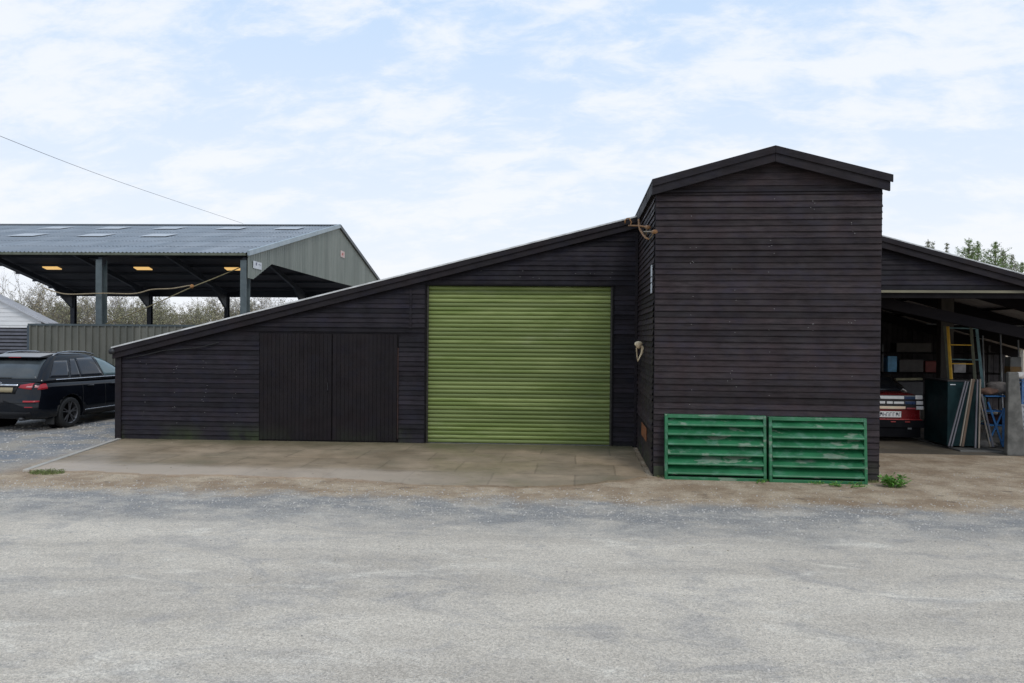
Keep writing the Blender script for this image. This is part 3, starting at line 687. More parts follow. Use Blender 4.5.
# blue stand with sacks
bs = thing('metal_stand', 'bright blue metal stand with crossed legs and shelves beside the concrete pillar', 'stand', tuple(at(985, 447, 15.0)))
M_ = Matrix.Translation(-at(985, 447, 15.0))
m_blue = simple('blue_paint', (.022, .14, .36), (.018, .09, .24), 9, .5)
for a, b, wd in (((988, 402), (1003, 447), .035), ((1003.5, 410), (1003.5, 446), .045), ((987, 446), (1004, 408), .022)):
    mb = MB(M_); mb.beam(at(*a, 14.9), at(*b, 14.85), wd, .03); mb.build('leg', m_blue, bs)
for z_, x0, x1 in ((396, 985, 1008), (411, 984, 1006), (425, 987, 1006)):
    a, b = at(x0, z_, 14.9), at(x1, z_, 14.9); mb = MB(M_); mb.box(a.x, b.x, 14.88, 15.25, a.z-.015, a.z+.01); mb.build('shelf', m_blue, bs, bevel=.004)
def lump(name, c, r, mat, label, cat, seed, group=None, sq=(1, 1, 1)):
    bm = bmesh.new(); bmesh.ops.create_icosphere(bm, subdivisions=3, radius=1); rg = random.Random(seed); ph = [rg.uniform(0, 6) for _ in range(6)]
    for v in bm.verts:
        k = 1+.13*math.sin(v.co.x*5+ph[0])*math.cos(v.co.z*4+ph[1])+.09*math.sin(v.co.y*8+v.co.x*6+ph[2])+.05*math.sin(v.co.z*14+ph[3]+v.co.x*9)
        v.co = Vector((math.copysign(abs(v.co.x)**.8, v.co.x)*sq[0], v.co.y*sq[1], math.copysign(abs(v.co.z)**.8, v.co.z)*sq[2]))*k*r
    me = bpy.data.meshes.new(name); bm.to_mesh(me); bm.free(); me.polygons.foreach_set('use_smooth', [True]*len(me.polygons)); me.materials.append(mat)
    o = bpy.data.objects.new(name, me); C.objects.link(o); o.location = c; return tag(o, label, cat, group)
lump('sack', at(1000, 388, 15.05), .21, simple('grey_cloth', (.17, .15, .14), (.10, .088, .08), 9, .9), 'crumpled pale grey sack on top of the blue stand by the pillar', 'sack', 4, sq=(1.1, .8, .55))
lump('sack', at(988, 391.5, 15.0), .15, simple('brown_cloth', (.15, .085, .06), (.09, .05, .038), 9, .9), 'small reddish brown sack on the left of the blue stand', 'sack', 6, sq=(1.2, .8, .45))
lump('bag', at(996, 419, 15.1), .16, simple('dark_red_cloth', (.09, .03, .025), (.03, .02, .02), 7, .9), 'dark red bag on the middle shelf of the blue stand', 'bag', 8, sq=(1.1, .8, .6))
lump('rubble_bag', Vector((7.82, 14.95, .10)), .14, simple('dusty_bag', (.16, .15, .14), (.09, .085, .08), 9, .9), 'dusty grey bag on the floor under the blue stand', 'bag', 9, sq=(1.5, .8, .5))

# concrete pillars and stacked crates at the edge
mb = MB(); mb.hexa([(7.80, 14.2, 0), (8.13, 14.2, 0), (8.13, 14.32, 0), (7.80, 14.32, 0)], [(7.81, 14.21, 1.52), (7.99, 14.21, 1.52), (7.99, 14.31, 1.52), (7.81, 14.31, 1.52)])
tag(mb.build('concrete_pillar', simple('old_concrete', (.17, .165, .15), (.085, .083, .076), 5, .9, bump=.4), bevel=.018), 'tapering grey concrete pillar standing in front of the blue stand', 'pillar')
pl = at(1013, 357, 15.4)
t = thing('concrete_post', 'square grey post with a brown painted band behind the tapering pillar', 'post', (pl.x, 15.4, .035))
mb = MB(); mb.box(-.10, .10, -.1, .1, 0, pl.z-.035); mb.build('shaft', simple('post_concrete', (.15, .145, .135), (.10, .10, .095), 5, .9), t, bevel=.008)
mb = MB(); mb.box(-.104, .104, -.104, .104, pl.z-.36, pl.z-.22); mb.build('band', simple('brown_band', (.16, .085, .02), (.11, .06, .02), 9, .7), t)
lump('white_bundle', Vector((8.06, 14.30, 1.46)), .075, simple('white_cloth', (.62, .60, .58), (.45, .42, .4), 9, .8), 'bundled white cloth resting on the right of the concrete pillar top', 'cloth', 14, sq=(1.3, .9, .8))
for i, (py, col, nm) in enumerate(((441, (.30, .30, .32), 'grey plastic crate at the bottom of the stack beside the concrete pillar'), (418, (.42, .43, .46), 'pale plastic crate in the middle of the stack beside the concrete pillar'), (396, (.06, .15, .34), 'blue plastic crate on top of the stack beside the concrete pillar'))):
    z0 = .006+i*.46; t = thing('plastic_crate', nm, 'crate', (8.46, 14.62, z0), 0, 'plastic crates stacked by the pillar')
    m = simple('crate_plastic_%d' % i, col, None, 6, .5)
    mb = MB()
    mb.box(-.30, .30, -.2, .2, 0, .02)
    for zz in (.06, .15, .24, .33): 
        for (x0, x1, y0, y1) in ((-.3, .3, -.2, -.185), (-.3, .3, .185, .2), (-.3, -.285, -.184, .184), (.285, .3, -.184, .184)): mb.box(x0, x1, y0, y1, zz, zz+.06)
    for sx in (-.3, .27):
        for sy in (-.202, .172): mb.box(sx-.001, sx+.031, sy, sy+.03, 0, .44)
    mb.build('basket', m, t)
    mb = MB()
    for (x0, x1, y0, y1) in ((-.31, .31, -.21, -.18), (-.31, .31, .18, .21), (-.31, -.28, -.179, .179), (.28, .31, -.179, .179)): mb.box(x0, x1, y0, y1, .425, .455)
    mb.build('rim', m, t)

# clutter deep inside
def crate_box(px, py, Y, wd, dp, hh, mat, name, label, cat):
    p = at(px, py, Y); mb = MB(); mb.box(-wd/2, wd/2, 0, dp, 0, hh); mb.box(-wd/2+.01, wd/2-.01, -.006, -.001, hh*.12, hh*.88)
    return tag(mb.build(name, mat, loc=(p.x, Y, p.z), bevel=.01), label, cat)
rack = thing('storage_rack', 'dark steel storage rack across the back of the open barn', 'rack', (9.4, 20.6, .006))
for zz in (.6, 1.22, 1.75):
    mb = MB(); mb.box(-1.3, 1.75, 0, .6, zz-.04, zz); mb.build('shelf', m_dark, rack)
for xx in (-1.3, 1.70):
    for yy in (0, .55): mb = MB(); mb.box(xx, xx+.05, yy, yy+.05, 0, 1.95); mb.build('upright', m_blackmetal, rack)
def on_rack(x0, zz, wd, dp, hh, col, name, label, cat):
    mb = MB(); mb.box(0, wd, 0, dp, 0, hh); tag(mb.build(name, simple(name+'_%d' % int(x0*10+zz*100), col, None, 7, .6), loc=(x0, 20.66, zz+.006), bevel=.012), label, cat)
on_rack(8.28, 1.22, .24, .3, .42, (.25, .60, .95), 'canister', 'small blue canister at the left end of the rack in the open barn', 'canister')
on_rack(8.58, 1.22, .62, .4, .34, (.10, .09, .09), 'toolbox', 'grey toolbox beside the blue canister on the rack', 'toolbox')
on_rack(9.25, 1.22, .60, .4, .30, (.22, .04, .035), 'red_box', 'dark red box right of the grey toolbox on the rack', 'box')
on_rack(9.98, 1.22, .30, .3, .26, (.75, .75, .8), 'white_box', 'small white box at the right of the red box on the rack', 'box')
on_rack(8.5, 1.75, .9, .4, .25, (.07, .06, .05), 'cardboard_box', 'long brown cardboard box on the top shelf of the rack', 'box')
on_rack(8.4, .6, .8, .4, .36, (.12, .12, .13), 'engine_block', 'dark metal machine part on the lowest shelf of the rack', 'machine part')

# red car parked inside, seen from behind
rc = thing('red_car', 'red car with white and blue striped tail panel parked inside the open barn', 'car', (6.20, 15.75, .006))
m_red = simple('red_car_paint', (.17, .007, .010), (.12, .006, .008), 4, .25)
m_redglow = simple('red_lens', (.42, .03, .03), (.3, .02, .02), 9, .3)
m_glass = simple('dark_glass', (.012, .014, .016), (.02, .022, .026), 2, .08)
def loft(rings, smooth=True):
    mb = MB(); idx = [[mb.vert(p) for p in r] for r in rings]; k = len(rings[0])
    for a, b in zip(idx, idx[1:]):
        for i in range(k): mb.f.append([a[i], a[(i+1) % k], b[(i+1) % k], b[i]])
    mb.f.append(idx[0][::-1]); mb.f.append(idx[-1]); return mb
rings = []
for y, hw, zt, zb in ((0, .70, .93, .30), (.03, .78, .96, .26), (.12, .84, .985, .24), (.5, .86, 1.0, .22), (1.4, .87, .99, .22), (2.8, .87, .97, .22), (3.8, .84, .86, .24), (4.15, .74, .76, .3)):
    h = [(0, zb), (hw*.85, zb), (hw*.98, zb+.08), (hw, .52), (hw*.985, .74), (hw*.93, zt-.05), (hw*.84, zt)]
    ring = [(x_, y, z_) for x_, z_ in h]+[(0, y, zt+.01)]+[(-x_, y, z_) for x_, z_ in h[:0:-1]]
    rings.append(ring)
o = loft(rings).build('body', m_red, rc, True); sm = o.modifiers.new('s', 'SUBSURF'); sm.levels = sm.render_levels = 2
rings = []
for z_, y0, y1, hw in ((.97, .55, 3.0, .78), (1.1, .7, 2.75, .74), (1.28, 1.0, 2.3, .64), (1.34, 1.25, 2.05, .55)):
    rings.append([(-hw, y0+.1, z_), (-hw*.8, y0, z_), (hw*.8, y0, z_), (hw, y0+.1, z_), (hw, y1-.1, z_), (hw*.8, y1, z_), (-hw*.8, y1, z_), (-hw, y1-.1, z_)])
loft(rings).build('cabin', m_glass, rc, True)
def strip(name, x0, x1, z0, z1, mat, y=-.012, par=rc, d=.03):
    mb = MB(); mb.box(x0, x1, y, y+d, z0, z1); return mb.build(name, mat, par, bevel=.006)
mb = MB(); mb.box(-.80, .80, -.004, .10, .66, .955); mb.build('tail_panel', simple('tail_black', (.012, .010, .012), None, 5, .35), rc, bevel=.02)
m_lw = simple('white_lens', (.86, .85, .84), (.74, .72, .71), 12, .35); m_lb = simple('blue_lens', (.02, .04, .12), (.02, .05, .10), 9, .3); m_lc = simple('peach_lens', (.86, .55, .40), (.86, .74, .55), 3, .35)
m_lp = simple('pink_lens', (.34, .06, .08), (.28, .04, .05), 9, .35)
strip('light_band', -.5, .44, .875, .935, m_lw); strip('blue_band', .445, .655, .872, .935, m_lb)
strip('white_lamp', .66, .80, .875, .955, m_lw)
strip('light_band', .10, .22, .775, .825, m_lw); strip('light_band', .24, .44, .775, .822, m_lw); strip('light_band', -.06, .07, .775, .825, m_lw); strip('blue_band', .46, .665, .77, .83, m_lb); strip('white_lamp', .68, .81, .765, .84, m_lw)
strip('light_band', -.5, .47, .672, .725, m_lc); strip('pink_band', .49, .67, .668, .70, m_lp); strip('white_lamp', .68, .82, .665, .735, m_lw)
pp = strip('number_plate', -.12, .38, .50, .62, m_lw, y=-.03)
mb = MB(); rg = random.Random(12)
x = -.10
mk = simple('plate_ink', (.05, .05, .07), None, 5, .5)
x = -.095
while x < .35:      # worn unreadable characters
    wd = rg.uniform(.03, .045); mb.box(x, x+.009, -.033, -.0305, .522, .60)
    if rg.random() < .7: mb.box(x+.0095, x+wd, -.033, -.0305, rg.choice([.59, .555]), rg.choice([.60, .567])+.0)
    if rg.random() < .6: mb.box(x+wd+.0005, x+wd+.008, -.033, -.0305, .522, .575)
    x += wd+.02
mb.build('plate_marks', mk, pp)
strip('bumper', -.82, .82, .30, .45, simple('bumper_black', (.006, .006, .008), (.010, .010, .012), 6, .6, spec=.1), y=-.06, d=.14)
strip('valance', -.76, .76, .10, .298, simple('dark_valance', (.006, .006, .008), None, 5, .6, spec=.1), y=-.03, d=.12)
strip('bumper_trim', -.80, .78, .452, .468, m_redglow, y=-.058, d=.1)
for xx in (.16, .44): strip('reflector', xx, xx+.10, .405, .425, m_redglow, y=-.068, d=.01)
strip('exhaust', .50, .58, .26, .30, m_silver, y=-.05, d=.2)
for sx in (-.72, .72):
    for yy in (.85, 3.2):
        mb = MB(); mb.tube([(sx-.09, yy, .30), (sx+.09, yy, .30)], .30, 24); w_ = mb.build('wheel', m_rubber, rc, True)

# ------------------------------------------------------------------ steel framed open shed far left
sh = thing('steel_shed', 'large open sided steel barn with grey corrugated roof and clad gable', 'barn', (-12.49, 27.0, 0), R(2.5))
SE, SR, HALF, SW, SX0 = 5.16, 7.98, 12.2, 24.4, -24.0
def sz(y): return SE+(SR-SE)*(1-abs(y-HALF)/HALF)
m_sroof = simple('blue_grey_sheet', (.165, .19, .215), (.235, .255, .275), 1.2, .38, stretch=(1, .25, 1), rnd=.25, spec=.5, bump=.15)
mb = MB(); per = .16; amp = .022; sub = 4; nx = int((0.12-SX0)/per*sub); rg = random.Random(8)
ys = [-.12, 1.9, 3.95, 6.0, 8.05, 10.1, HALF]
cols = {}
def szz(y): return sz(max(min(y, SW), 0)) + (y*(SR-SE)/HALF if y < 0 else 0)
rl = [(-11.9, 10.2), (-8.9, 10.2), (-5.6, 10.2), (-2.6, 10.2), (-15, 10.2), (-13.7, 6.3), (-10.4, 6.3), (-7.4, 6.3), (-17, 6.3)]
light = MB()
for sgn in (0, 1):
    for yi in range(len(ys)-1):
        ya, yb = ys[yi], ys[yi+1]
        prev = None
        for i in range(nx+1):
            x = SX0+i*per/sub; wz = amp*math.sin(2*math.pi*i/sub)
            if i % (sub*6) == 0: mb.cur = rg.random()
            za = szz(ya)+wz+.012; zb = szz(yb)+wz
            A, B = (ya, yb) if sgn == 0 else (SW-ya, SW-yb)
            a = mb.vert((x, A, za)); b = mb.vert((x, B, zb))
            if prev: mb.f.append([prev[0], a, b, prev[1]])
            prev = (a, b)
mb.build('roof', m_sroof, sh, True)
# translucent roof lights let into the sheets
m_rl = NB('translucent_rooflight')
m_rl.b.inputs['Base Color'].default_value = (.46, .48, .50, 1); m_rl.b.inputs['Roughness'].default_value = .6; m_rl = m_rl.m
for x, y in rl:
    mb = MB(); ln = .62 if y > 6 else .5; mb.poly([(x, y-ln, szz(y-ln)+.055), (x+1.25, y-ln, szz(y-ln)+.055), (x+1.25, y+ln, szz(y+ln)+.055), (x, y+ln, szz(y+ln)+.055)]); mb.build('roof_light', m_rl, sh)
m_yl = NB('aged_yellow_rooflight'); tr = m_yl.t.nodes.new('ShaderNodeBsdfTranslucent'); tr.inputs['Color'].default_value = (.95, .62, .18, 1)
em = m_yl.t.nodes['Material Output']; m_yl.link(tr.outputs[0], em.inputs['Surface']); m_yl = m_yl.m
# shade-coloured underside sheet with openings cut for the yellow panels
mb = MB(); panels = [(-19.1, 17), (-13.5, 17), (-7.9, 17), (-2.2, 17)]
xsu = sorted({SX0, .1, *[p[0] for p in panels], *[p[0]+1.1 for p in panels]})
m_roof_shade = simple('roof_shade_tone', (.030, .031, .040), (.045, .045, .055), 2, .85, stretch=(.3, 1, 1))  # shade under the roof is put into this dark colour
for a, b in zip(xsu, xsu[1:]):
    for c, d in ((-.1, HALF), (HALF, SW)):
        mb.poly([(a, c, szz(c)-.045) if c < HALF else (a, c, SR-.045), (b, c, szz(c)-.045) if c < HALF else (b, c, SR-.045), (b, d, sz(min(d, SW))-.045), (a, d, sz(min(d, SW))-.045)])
mb.build('underside_sheet', m_roof_shade, sh)
m_glow = NB('warm_panel_glow'); e = m_glow.b; e.inputs['Base Color'].default_value = (.8, .45, .12, 1); e.inputs['Emission Color'].default_value = (1, .62, .22, 1); e.inputs['Emission Strength'].default_value = .75; m_glow = m_glow.m
for px_, x in ((55, -20.6), (144, -14.6), (231, -8.7)):
    # panel under the far slope, emission added for daylight through a yellow rooflight
    mb = MB(); y = 18.8; mb.hexa([(x-.4, y-.22, sz(y-.22)-.27), (x+.6, y-.22, sz(y-.22)-.27), (x+.6, y+.22, sz(y+.22)-.27), (x-.4, y+.22, sz(y+.22)-.27)], [(x-.4, y-.22, sz(y-.22)-.21), (x+.6, y-.22, sz(y-.22)-.21), (x+.6, y+.22, sz(y+.22)-.21), (x-.4, y+.22, sz(y+.22)-.21)])
    mb.build('glow_panel', m_glow, sh)
m_steel = simple('grey_green_steel', (.10, .125, .13), (.07, .09, .095), 4, .5, rnd=.2)
m_steeld = simple('shaded_steel', (.018, .024, .036), (.026, .032, .045), 4, .6)  # same frame steel, darkened for the shade under the roof
def ibeam(mb, x, y0, y1, z0, z1, w_=.2):
    mb.box(x-w_/2, x+w_/2, y0, y0+.02, z0, z1); mb.box(x-w_/2, x+w_/2, y1-.02, y1, z0, z1); mb.box(x-.01, x+.01, y0+.021, y1-.021, z0, z1)
for k in range(5):
    x = -5.62*k-.14
    if x < SX0: continue
    mb = MB(); ibeam(mb, x, .0, .36, 0, SE-.28, .24); mb.build('column', m_steel, sh)
    mb = MB(); ibeam(mb, x, SW-.36, SW, 0, SE-.2, .26); mb.build('column', m_steeld, sh)
    mb = MB()
    for s0, s1 in ((.1, HALF-.0), (SW-.1, HALF)):
        mb.hexa([(x-.08, s0, sz(s0)-.50), (x+.08, s0, sz(s0)-.50), (x+.08, s1, sz(s1)-.50), (x-.08, s1, sz(s1)-.50)], [(x-.08, s0, sz(s0)-.20), (x+.08, s0, sz(s0)-.20), (x+.08, s1, sz(s1)-.20), (x-.08, s1, sz(s1)-.20)])
        sg = 1 if s0 < 5 else -1
        if sg < 0: mb.hexa([(x-.07, s0+sg*.3, sz(s0)-1.35), (x+.07, s0+sg*.3, sz(s0)-1.35), (x+.07, s0+sg*2.4, sz(s0+sg*2.4)-.52), (x-.07, s0+sg*2.4, sz(s0+sg*2.4)-.52)], [(x-.07, s0+sg*.3, sz(s0)-.45), (x+.07, s0+sg*.3, sz(s0)-.45), (x+.07, s0+sg*2.4, sz(s0+sg*2.4)-.49), (x-.07, s0+sg*2.4, sz(s0+sg*2.4)-.49)])
    mb.build('rafter', m_steeld, sh)
for k in range(15):
    y = .8+k*1.62; mb = MB(); zz = sz(y)-.13; mb.box(SX0, 0, y, y+.07, zz-.06, zz+.06); mb.build('purlin', m_steeld, sh)
mb = MB(); mb.box(SX0, .0, SW-.06, SW+.02, SE-.47, SE+.0); mb.build('eaves_beam', m_steeld, sh)
mb = MB(); mb.box(SX0, -.0, -.16, -.05, SE-.12, SE-.03); mb.build('gutter', simple('mossy_gutter', (.14, .15, .11), (.09, .10, .07), 4, .7), sh)
# gable cladding in vertical ribbed sheets
mb = MB(); rg = random.Random(6); y = -.02; st = .04; prev = None; i = 0
def zlow(y):
    yy = y if y < HALF else SW-y
    if yy < .5: return 4.2
    if yy < 2.4: return 4.2+(yy-.5)/1.9*.76
    return 4.96-.006*min(yy-2.4, 9)
while y <= SW+.02:
    if i % 24 == 0: mb.cur = rg.random()
    rib = (0, .018, .018, 0, 0, 0)[i % 6]
    a = mb.vert((.04+rib, y, zlow(y))); b = mb.vert((.04+rib, y, sz(min(max(y, 0), SW))-.02)); c_ = (a, b)
    if prev: mb.f.append([prev[0], a, b, prev[1]])
    prev = c_; y += st; i += 1
gc = mb.build('gable_cladding', simple('grey_green_cladding', (.150, .172, .150), (.205, .222, .195), .9, .6, stretch=(1, 3, .25), rnd=.28), sh)
sm = gc.modifiers.new('thick', 'SOLIDIFY'); sm.thickness = .012
mb = MB(); mb.beam((.10, -.12, szz(-.12)+.0), (.10, HALF, SR+.0), .10, .20); mb.build('verge_trim', simple('pale_blue_trim', (.36, .42, .45), (.28, .34, .37), 3, .5), sh, bevel=.01)
mb = MB(); mb.beam((.10, SW+.1, SE-.02), (.10, HALF+.05, SR-.005), .10, .20); mb.build('verge_trim', simple('dark_trim', (.06, .07, .075), None, 3, .5), sh, bevel=.01)
mb = MB(); mb.beam((SX0, HALF, SR+.04), (.1, HALF, SR+.04), .34, .05); mb.build('ridge_cap', m_sroof, sh)
def gsign(y0, y1, z0, z1, mat, lab, marks):
    mb = MB(); mb.box(.065, .075, y0, y1, z0, z1); o = mb.build('sign', mat, sh); o['label'] = lab
    mb = MB()
    for (a, b, c, d) in marks: mb.box(.0755, .079, y0+(y1-y0)*a, y0+(y1-y0)*b, z0+(z1-z0)*c, z0+(z1-z0)*d)
    mb.build('sign_mark', simple('sign_mark_%d' % int(y0*10), (.12, .12, .2) if y0 < 5 else (.5, .08, .05), None, 4, .6), o)
gsign(.42, 1.25, 4.62, 4.90, m_white, 'small faded white sign by the near corner', [(.28, .40, .45, .85), (.62, .92, .60, .68)])
gsign(12.5, 13.3, 6.35, 6.70, simple('pale_pink_sign', (.55, .34, .30), (.6, .5, .48), 8, .6), 'small pinkish sign high on the gable', [(.35, .65, .3, .7)])

# ------------------------------------------------------------------ fence, white shed
fn = thing('metal_fence', 'grey ribbed sheet metal fence in front of the steel barn', 'fence', (-20.05, 25.5, 0))
mb = MB(); x = 0.0; prev = None; i = 0; rg = random.Random(4)
while x < 13.0:
    if i % 8 == 0: mb.cur = rg.random()
    for dx, dy in ((0, 0), (.018, -.06), (.055, -.06), (.073, 0)):
        a = mb.vert((x+dx, dy, .02)); b = mb.vert((x+dx, dy, 2.33)); 
        if prev: mb.f.append([prev[0], a, b, prev[1]])
        prev = (a, b)
    x += .265; i += 1
o = mb.build('ribbed_sheet', simple('weathered_fence_sheet', (.12, .122, .100), (.175, .17, .14), 1.5, .6, stretch=(1, 1, .3), rnd=.6), fn); sm = o.modifiers.new('t', 'SOLIDIFY'); sm.thickness = .004
mb = MB(); mb.box(-.05, 13.0, -.05, .05, 2.331, 2.40); mb.build('top_rail', simple('fence_rail', (.07, .09, .095), None, 4, .5), fn)
for x in (-.08, 5.5, 11.0):
    mb = MB(); mb.box(x, x+.1, .012 if x > 0 else -.05, .11, 0, 2.33); mb.build('post', simple('fence_post_%d' % int(x+1), (.06, .08, .10), None, 4, .5), fn)

ws = thing('white_shed', 'small white boarded shed with pale roof and dark slatted opening', 'shed', (-23.6, 26.1, 0))
mb = MB()
WZ = lambda x: 4.18-abs(x)*.46
board_rows(mb, .1, 4.1, lambda z: [(max(-3.7, -(4.12-z)/.46), min(3.55, (4.12-z)/.46))], pitch=.16, seed=41)
mb.cur = .5; mb.prism([(-3.7, 0), (3.55, 0), (3.55, WZ(3.55)-.05), (0, 4.1), (-3.7, WZ(3.7)-.05)], .006, .33)
mb.build('wall', simple('white_boards', (.80, .79, .78), (.68, .67, .66), 3, .7, stretch=(.2, 1, 1), rnd=.12), ws)
for a, b in ((0, 3.95), (-3.95, 0)):
    mb = MB(); mb.hexa([(a, -.2, WZ(a)), (b, -.2, WZ(b)), (b, .36, WZ(b)), (a, .36, WZ(a))], [(a, -.2, WZ(a)+.08), (b, -.2, WZ(b)+.08), (b, .36, WZ(b)+.08), (a, .36, WZ(a)+.08)]); mb.build('roof', simple('pale_shed_roof_%d' % a, (.56, .56, .58), (.48, .48, .50), 3, .7), ws)
sl = MB(); sl.box(1.0, 3.12, -.035, -.022, .3, 2.25); so_ = sl.build('slatted_opening', m_dark, ws)
for k in range(14):
    mb = MB(); mb.hexa([(1.03, -.075, .35+k*.135), (3.09, -.075, .35+k*.135), (3.09, -.04, .43+k*.135), (1.03, -.04, .43+k*.135)], [(1.03, -.075, .37+k*.135), (3.09, -.075, .37+k*.135), (3.09, -.04, .45+k*.135), (1.03, -.04, .45+k*.135)])
    mb.build('slat', simple('grey_slat_%d' % k, (.11, .11, .13), (.08, .08, .09), 5, .6), so_)

# ------------------------------------------------------------------ overhead cables
def wire(name, pts, rad, mat, label, cat):
    P = [Vector(p) for p in pts]; out = []
    for i in range(len(P)-1):
        p0, p1, p2, p3 = P[max(i-1, 0)], P[i], P[i+1], P[min(i+2, len(P)-1)]
        for k in range(8):
            t = k/8; out.append(.5*((2*p1)+(p2-p0)*t+(2*p0-5*p1+4*p2-p3)*t*t+(3*p1-p0-3*p2+p3)*t**3))
    out.append(P[-1]); mb = MB(); mb.tube(out, rad, 6); return tag(mb.build(name, mat, None, True), label, cat)
wire('overhead_wire', [at(-60, 108, 16), at(0, 136, 19), at(120, 182, 27), at(243, 223.5, 37.6)], .007, simple('dark_cable', (.10, .10, .11), None, 5, .6), 'thin dark overhead wire crossing the sky to the steel barn roof', 'wire')
m_rope = simple('tan_rope', (.36, .29, .19), (.24, .19, .12), 14, .9)
YR = 26.6
wire('sagging_cable', [at(44, 288, YR), at(56, 292, YR), at(70, 294.2, YR), at(103, 293.3, YR), at(134, 293.6, YR), at(152, 289.5, YR), at(172, 288.5, YR), at(190, 285.5, YR), at(192.5, 286.3, YR)], .024, m_rope, 'tan sagging cable strung under the eave of the steel barn', 'cable')
wire('tight_cable', [at(105, 324.5, YR), at(150, 306, YR), at(190, 288, YR), at(215, 278, YR+.5), at(240, 267.5, YR+1)], .020, simple('yellow_cable', (.26, .22, .12), None, 14, .8), 'yellowish cable rising from the fence to the corner column of the steel barn', 'cable')
lump('cable_knot', at(192, 286.3, YR), .07, simple('orange_knot', (.45, .22, .08), (.3, .14, .05), 14, .9), 'orange knot where the two cables meet under the steel barn eave', 'knot', 3)

# ------------------------------------------------------------------ trees
def bare_tree(name, hgt, seed, leafcol, dens, label, cat='tree', spread=.38, leafsize=.10):
    rg = random.Random(seed); t = thing(name, label, cat)
    tk = MB(); cr = MB(); tips = []
    def grow(p, d, ln, r, lvl, mb):
        pts = [p]; rr = [r]; q_ = p.copy(); dd = d.copy()
        for k in range(4):
            dd = (dd+Vector((rg.gauss(0, .13), rg.gauss(0, .13), rg.gauss(.06, .08)))).normalized(); q_ = q_+dd*ln/4; pts.append(q_.copy()); rr.append(r*(1-.17*(k+1)))
        mb.tube(pts, rr, 5 if lvl < 2 else 3, cap=False)
        if lvl >= 2: tips.append(pts)
        if lvl < 4:
            for k in range(rg.randint(3, 5) if lvl < 3 else 3):
                u = rg.uniform(.3, 1); i = min(3, int(u*4)); b = pts[i].lerp(pts[i+1], u*4-i)
                nd = (dd+Vector((rg.gauss(0, 1), rg.gauss(0, 1), rg.uniform(-.1, .5)))*spread*1.7).normalized()
                grow(b, nd, ln*rg.uniform(.55, .75), max(r*.5, .006), lvl+1, cr)
    for s_ in range(rg.randint(2, 3)):
        d = Vector((rg.gauss(0, .22), rg.gauss(0, .22), 1)).normalized(); grow(Vector((rg.uniform(-.3, .3), rg.uniform(-.3, .3), 0)), d, hgt*.42, .07, 0, tk)
    tk.build('trunk', m_bark, t)
    cr.build('branches', m_bark, t)
    lf = MB()
    for pts in tips:
        for k in range(dens):
            i = rg.randint(0, 3); b = pts[i].lerp(pts[i+1], rg.random())+Vector((rg.gauss(0, .07), rg.gauss(0, .07), rg.gauss(0, .07))); a = Vector((rg.gauss(0, 1), rg.gauss(0, 1), rg.gauss(0, 1))).normalized()*leafsize*rg.uniform(.5, 1); c2 = a.cross(Vector((rg.gauss(0, 1), rg.gauss(0, 1), 1))).normalized()*leafsize*.4
            lf.cur = rg.random(); lf.poly([b-a*.5, b+c2, b+a*.5, b-c2])
    lf.build('crown', leafcol, t)
    return t
m_bark = simple('grey_bark', (.27, .245, .22), (.19, .17, .15), 8, .9)
m_olive_leaf = simple('olive_leaf', (.36, .34, .19), (.26, .245, .13), 3, .7, rnd=.9)
m_buff_leaf = simple('buff_leaf', (.40, .34, .22), (.30, .25, .155), 3, .7, rnd=.9)
m_dark_leaf = simple('dark_green_leaf', (.11, .17, .05), (.08, .12, .035), 3, .7, rnd=.9)
protos = [bare_tree('hedge_tree', 7.0, 1, m_olive_leaf, 4, 'x'), bare_tree('bare_tree', 7.4, 2, m_buff_leaf, 1, 'x'), bare_tree('hedge_tree', 6.4, 3, m_buff_leaf, 4, 'x'), bare_tree('hedge_tree', 6.6, 7, m_olive_leaf, 5, 'x')]
spots = [(4, 0, 1.0, 'olive hedge tree behind the roof slope of the white shed'), (22, 3, .8, 'low hedge tree just right above the white shed roof'), (33, 1, 1.15, 'bare tree showing most sky left of the first far column'),
 (46, 0, 1.0, 'olive tree midway between the white shed and the first far column'), (58, 2, 1.0, 'buff tree just left of the first dark far column'), (74, 3, .85, 'olive tree seen behind the first dark far column'),
 (86, 0, .98, 'olive tree between the first far column and the tall near column'), (100, 2, .9, 'buff tree behind the tall near column'), (113, 1, 1.05, 'bare branching tree right of the tall near column'),
 (124, 1, .98, 'second bare tree right of the tall near column'), (134, 3, .9, 'olive tree left of the second far column'), (147, 2, .85, 'buff tree behind the second far column'), (160, 3, .8, 'olive tree right of the second far column'),
 (172, 0, .80, 'low olive tree under the brighter gap of sky'), (185, 2, .78, 'low buff tree under the brighter gap of sky'), (198, 3, .8, 'olive tree left of the third far column'), (212, 1, .9, 'bare tree behind the third far column'),
 (228, 2, .86, 'buff tree between the third far column and the corner column'), (242, 3, .8, 'olive tree behind the corner column of the steel barn'), (256, 1, 1.0, 'bare tree just right of the corner column'), (270, 1, .95, 'bare tree showing sky further right of the corner column'), (283, 2, .85, 'buff tree left of the dark green bush')]
used = set(); rg = random.Random(77)
for px, k, sc, lab in spots:
    Yd = 62+rg.uniform(-3, 9); p = at(px, 330, Yd); sc2 = sc*rg.uniform(.93, 1.03)*Yd/66*1.22
    if k not in used:
        r = protos[k]; used.add(k); r.location = (p.x, Yd, 0); r.rotation_euler = (0, 0, rg.uniform(0, 6)); r.scale = (sc2*1.1, sc2*1.1, sc2); r['label'] = lab
    else:
        r = copy_thing(protos[k], (p.x, Yd, 0), rg.uniform(0, 6), lab, 1); r.scale = (sc2*1.1, sc2*1.1, sc2)
    r['group'] = 'trees in the hedge line behind the steel barn'
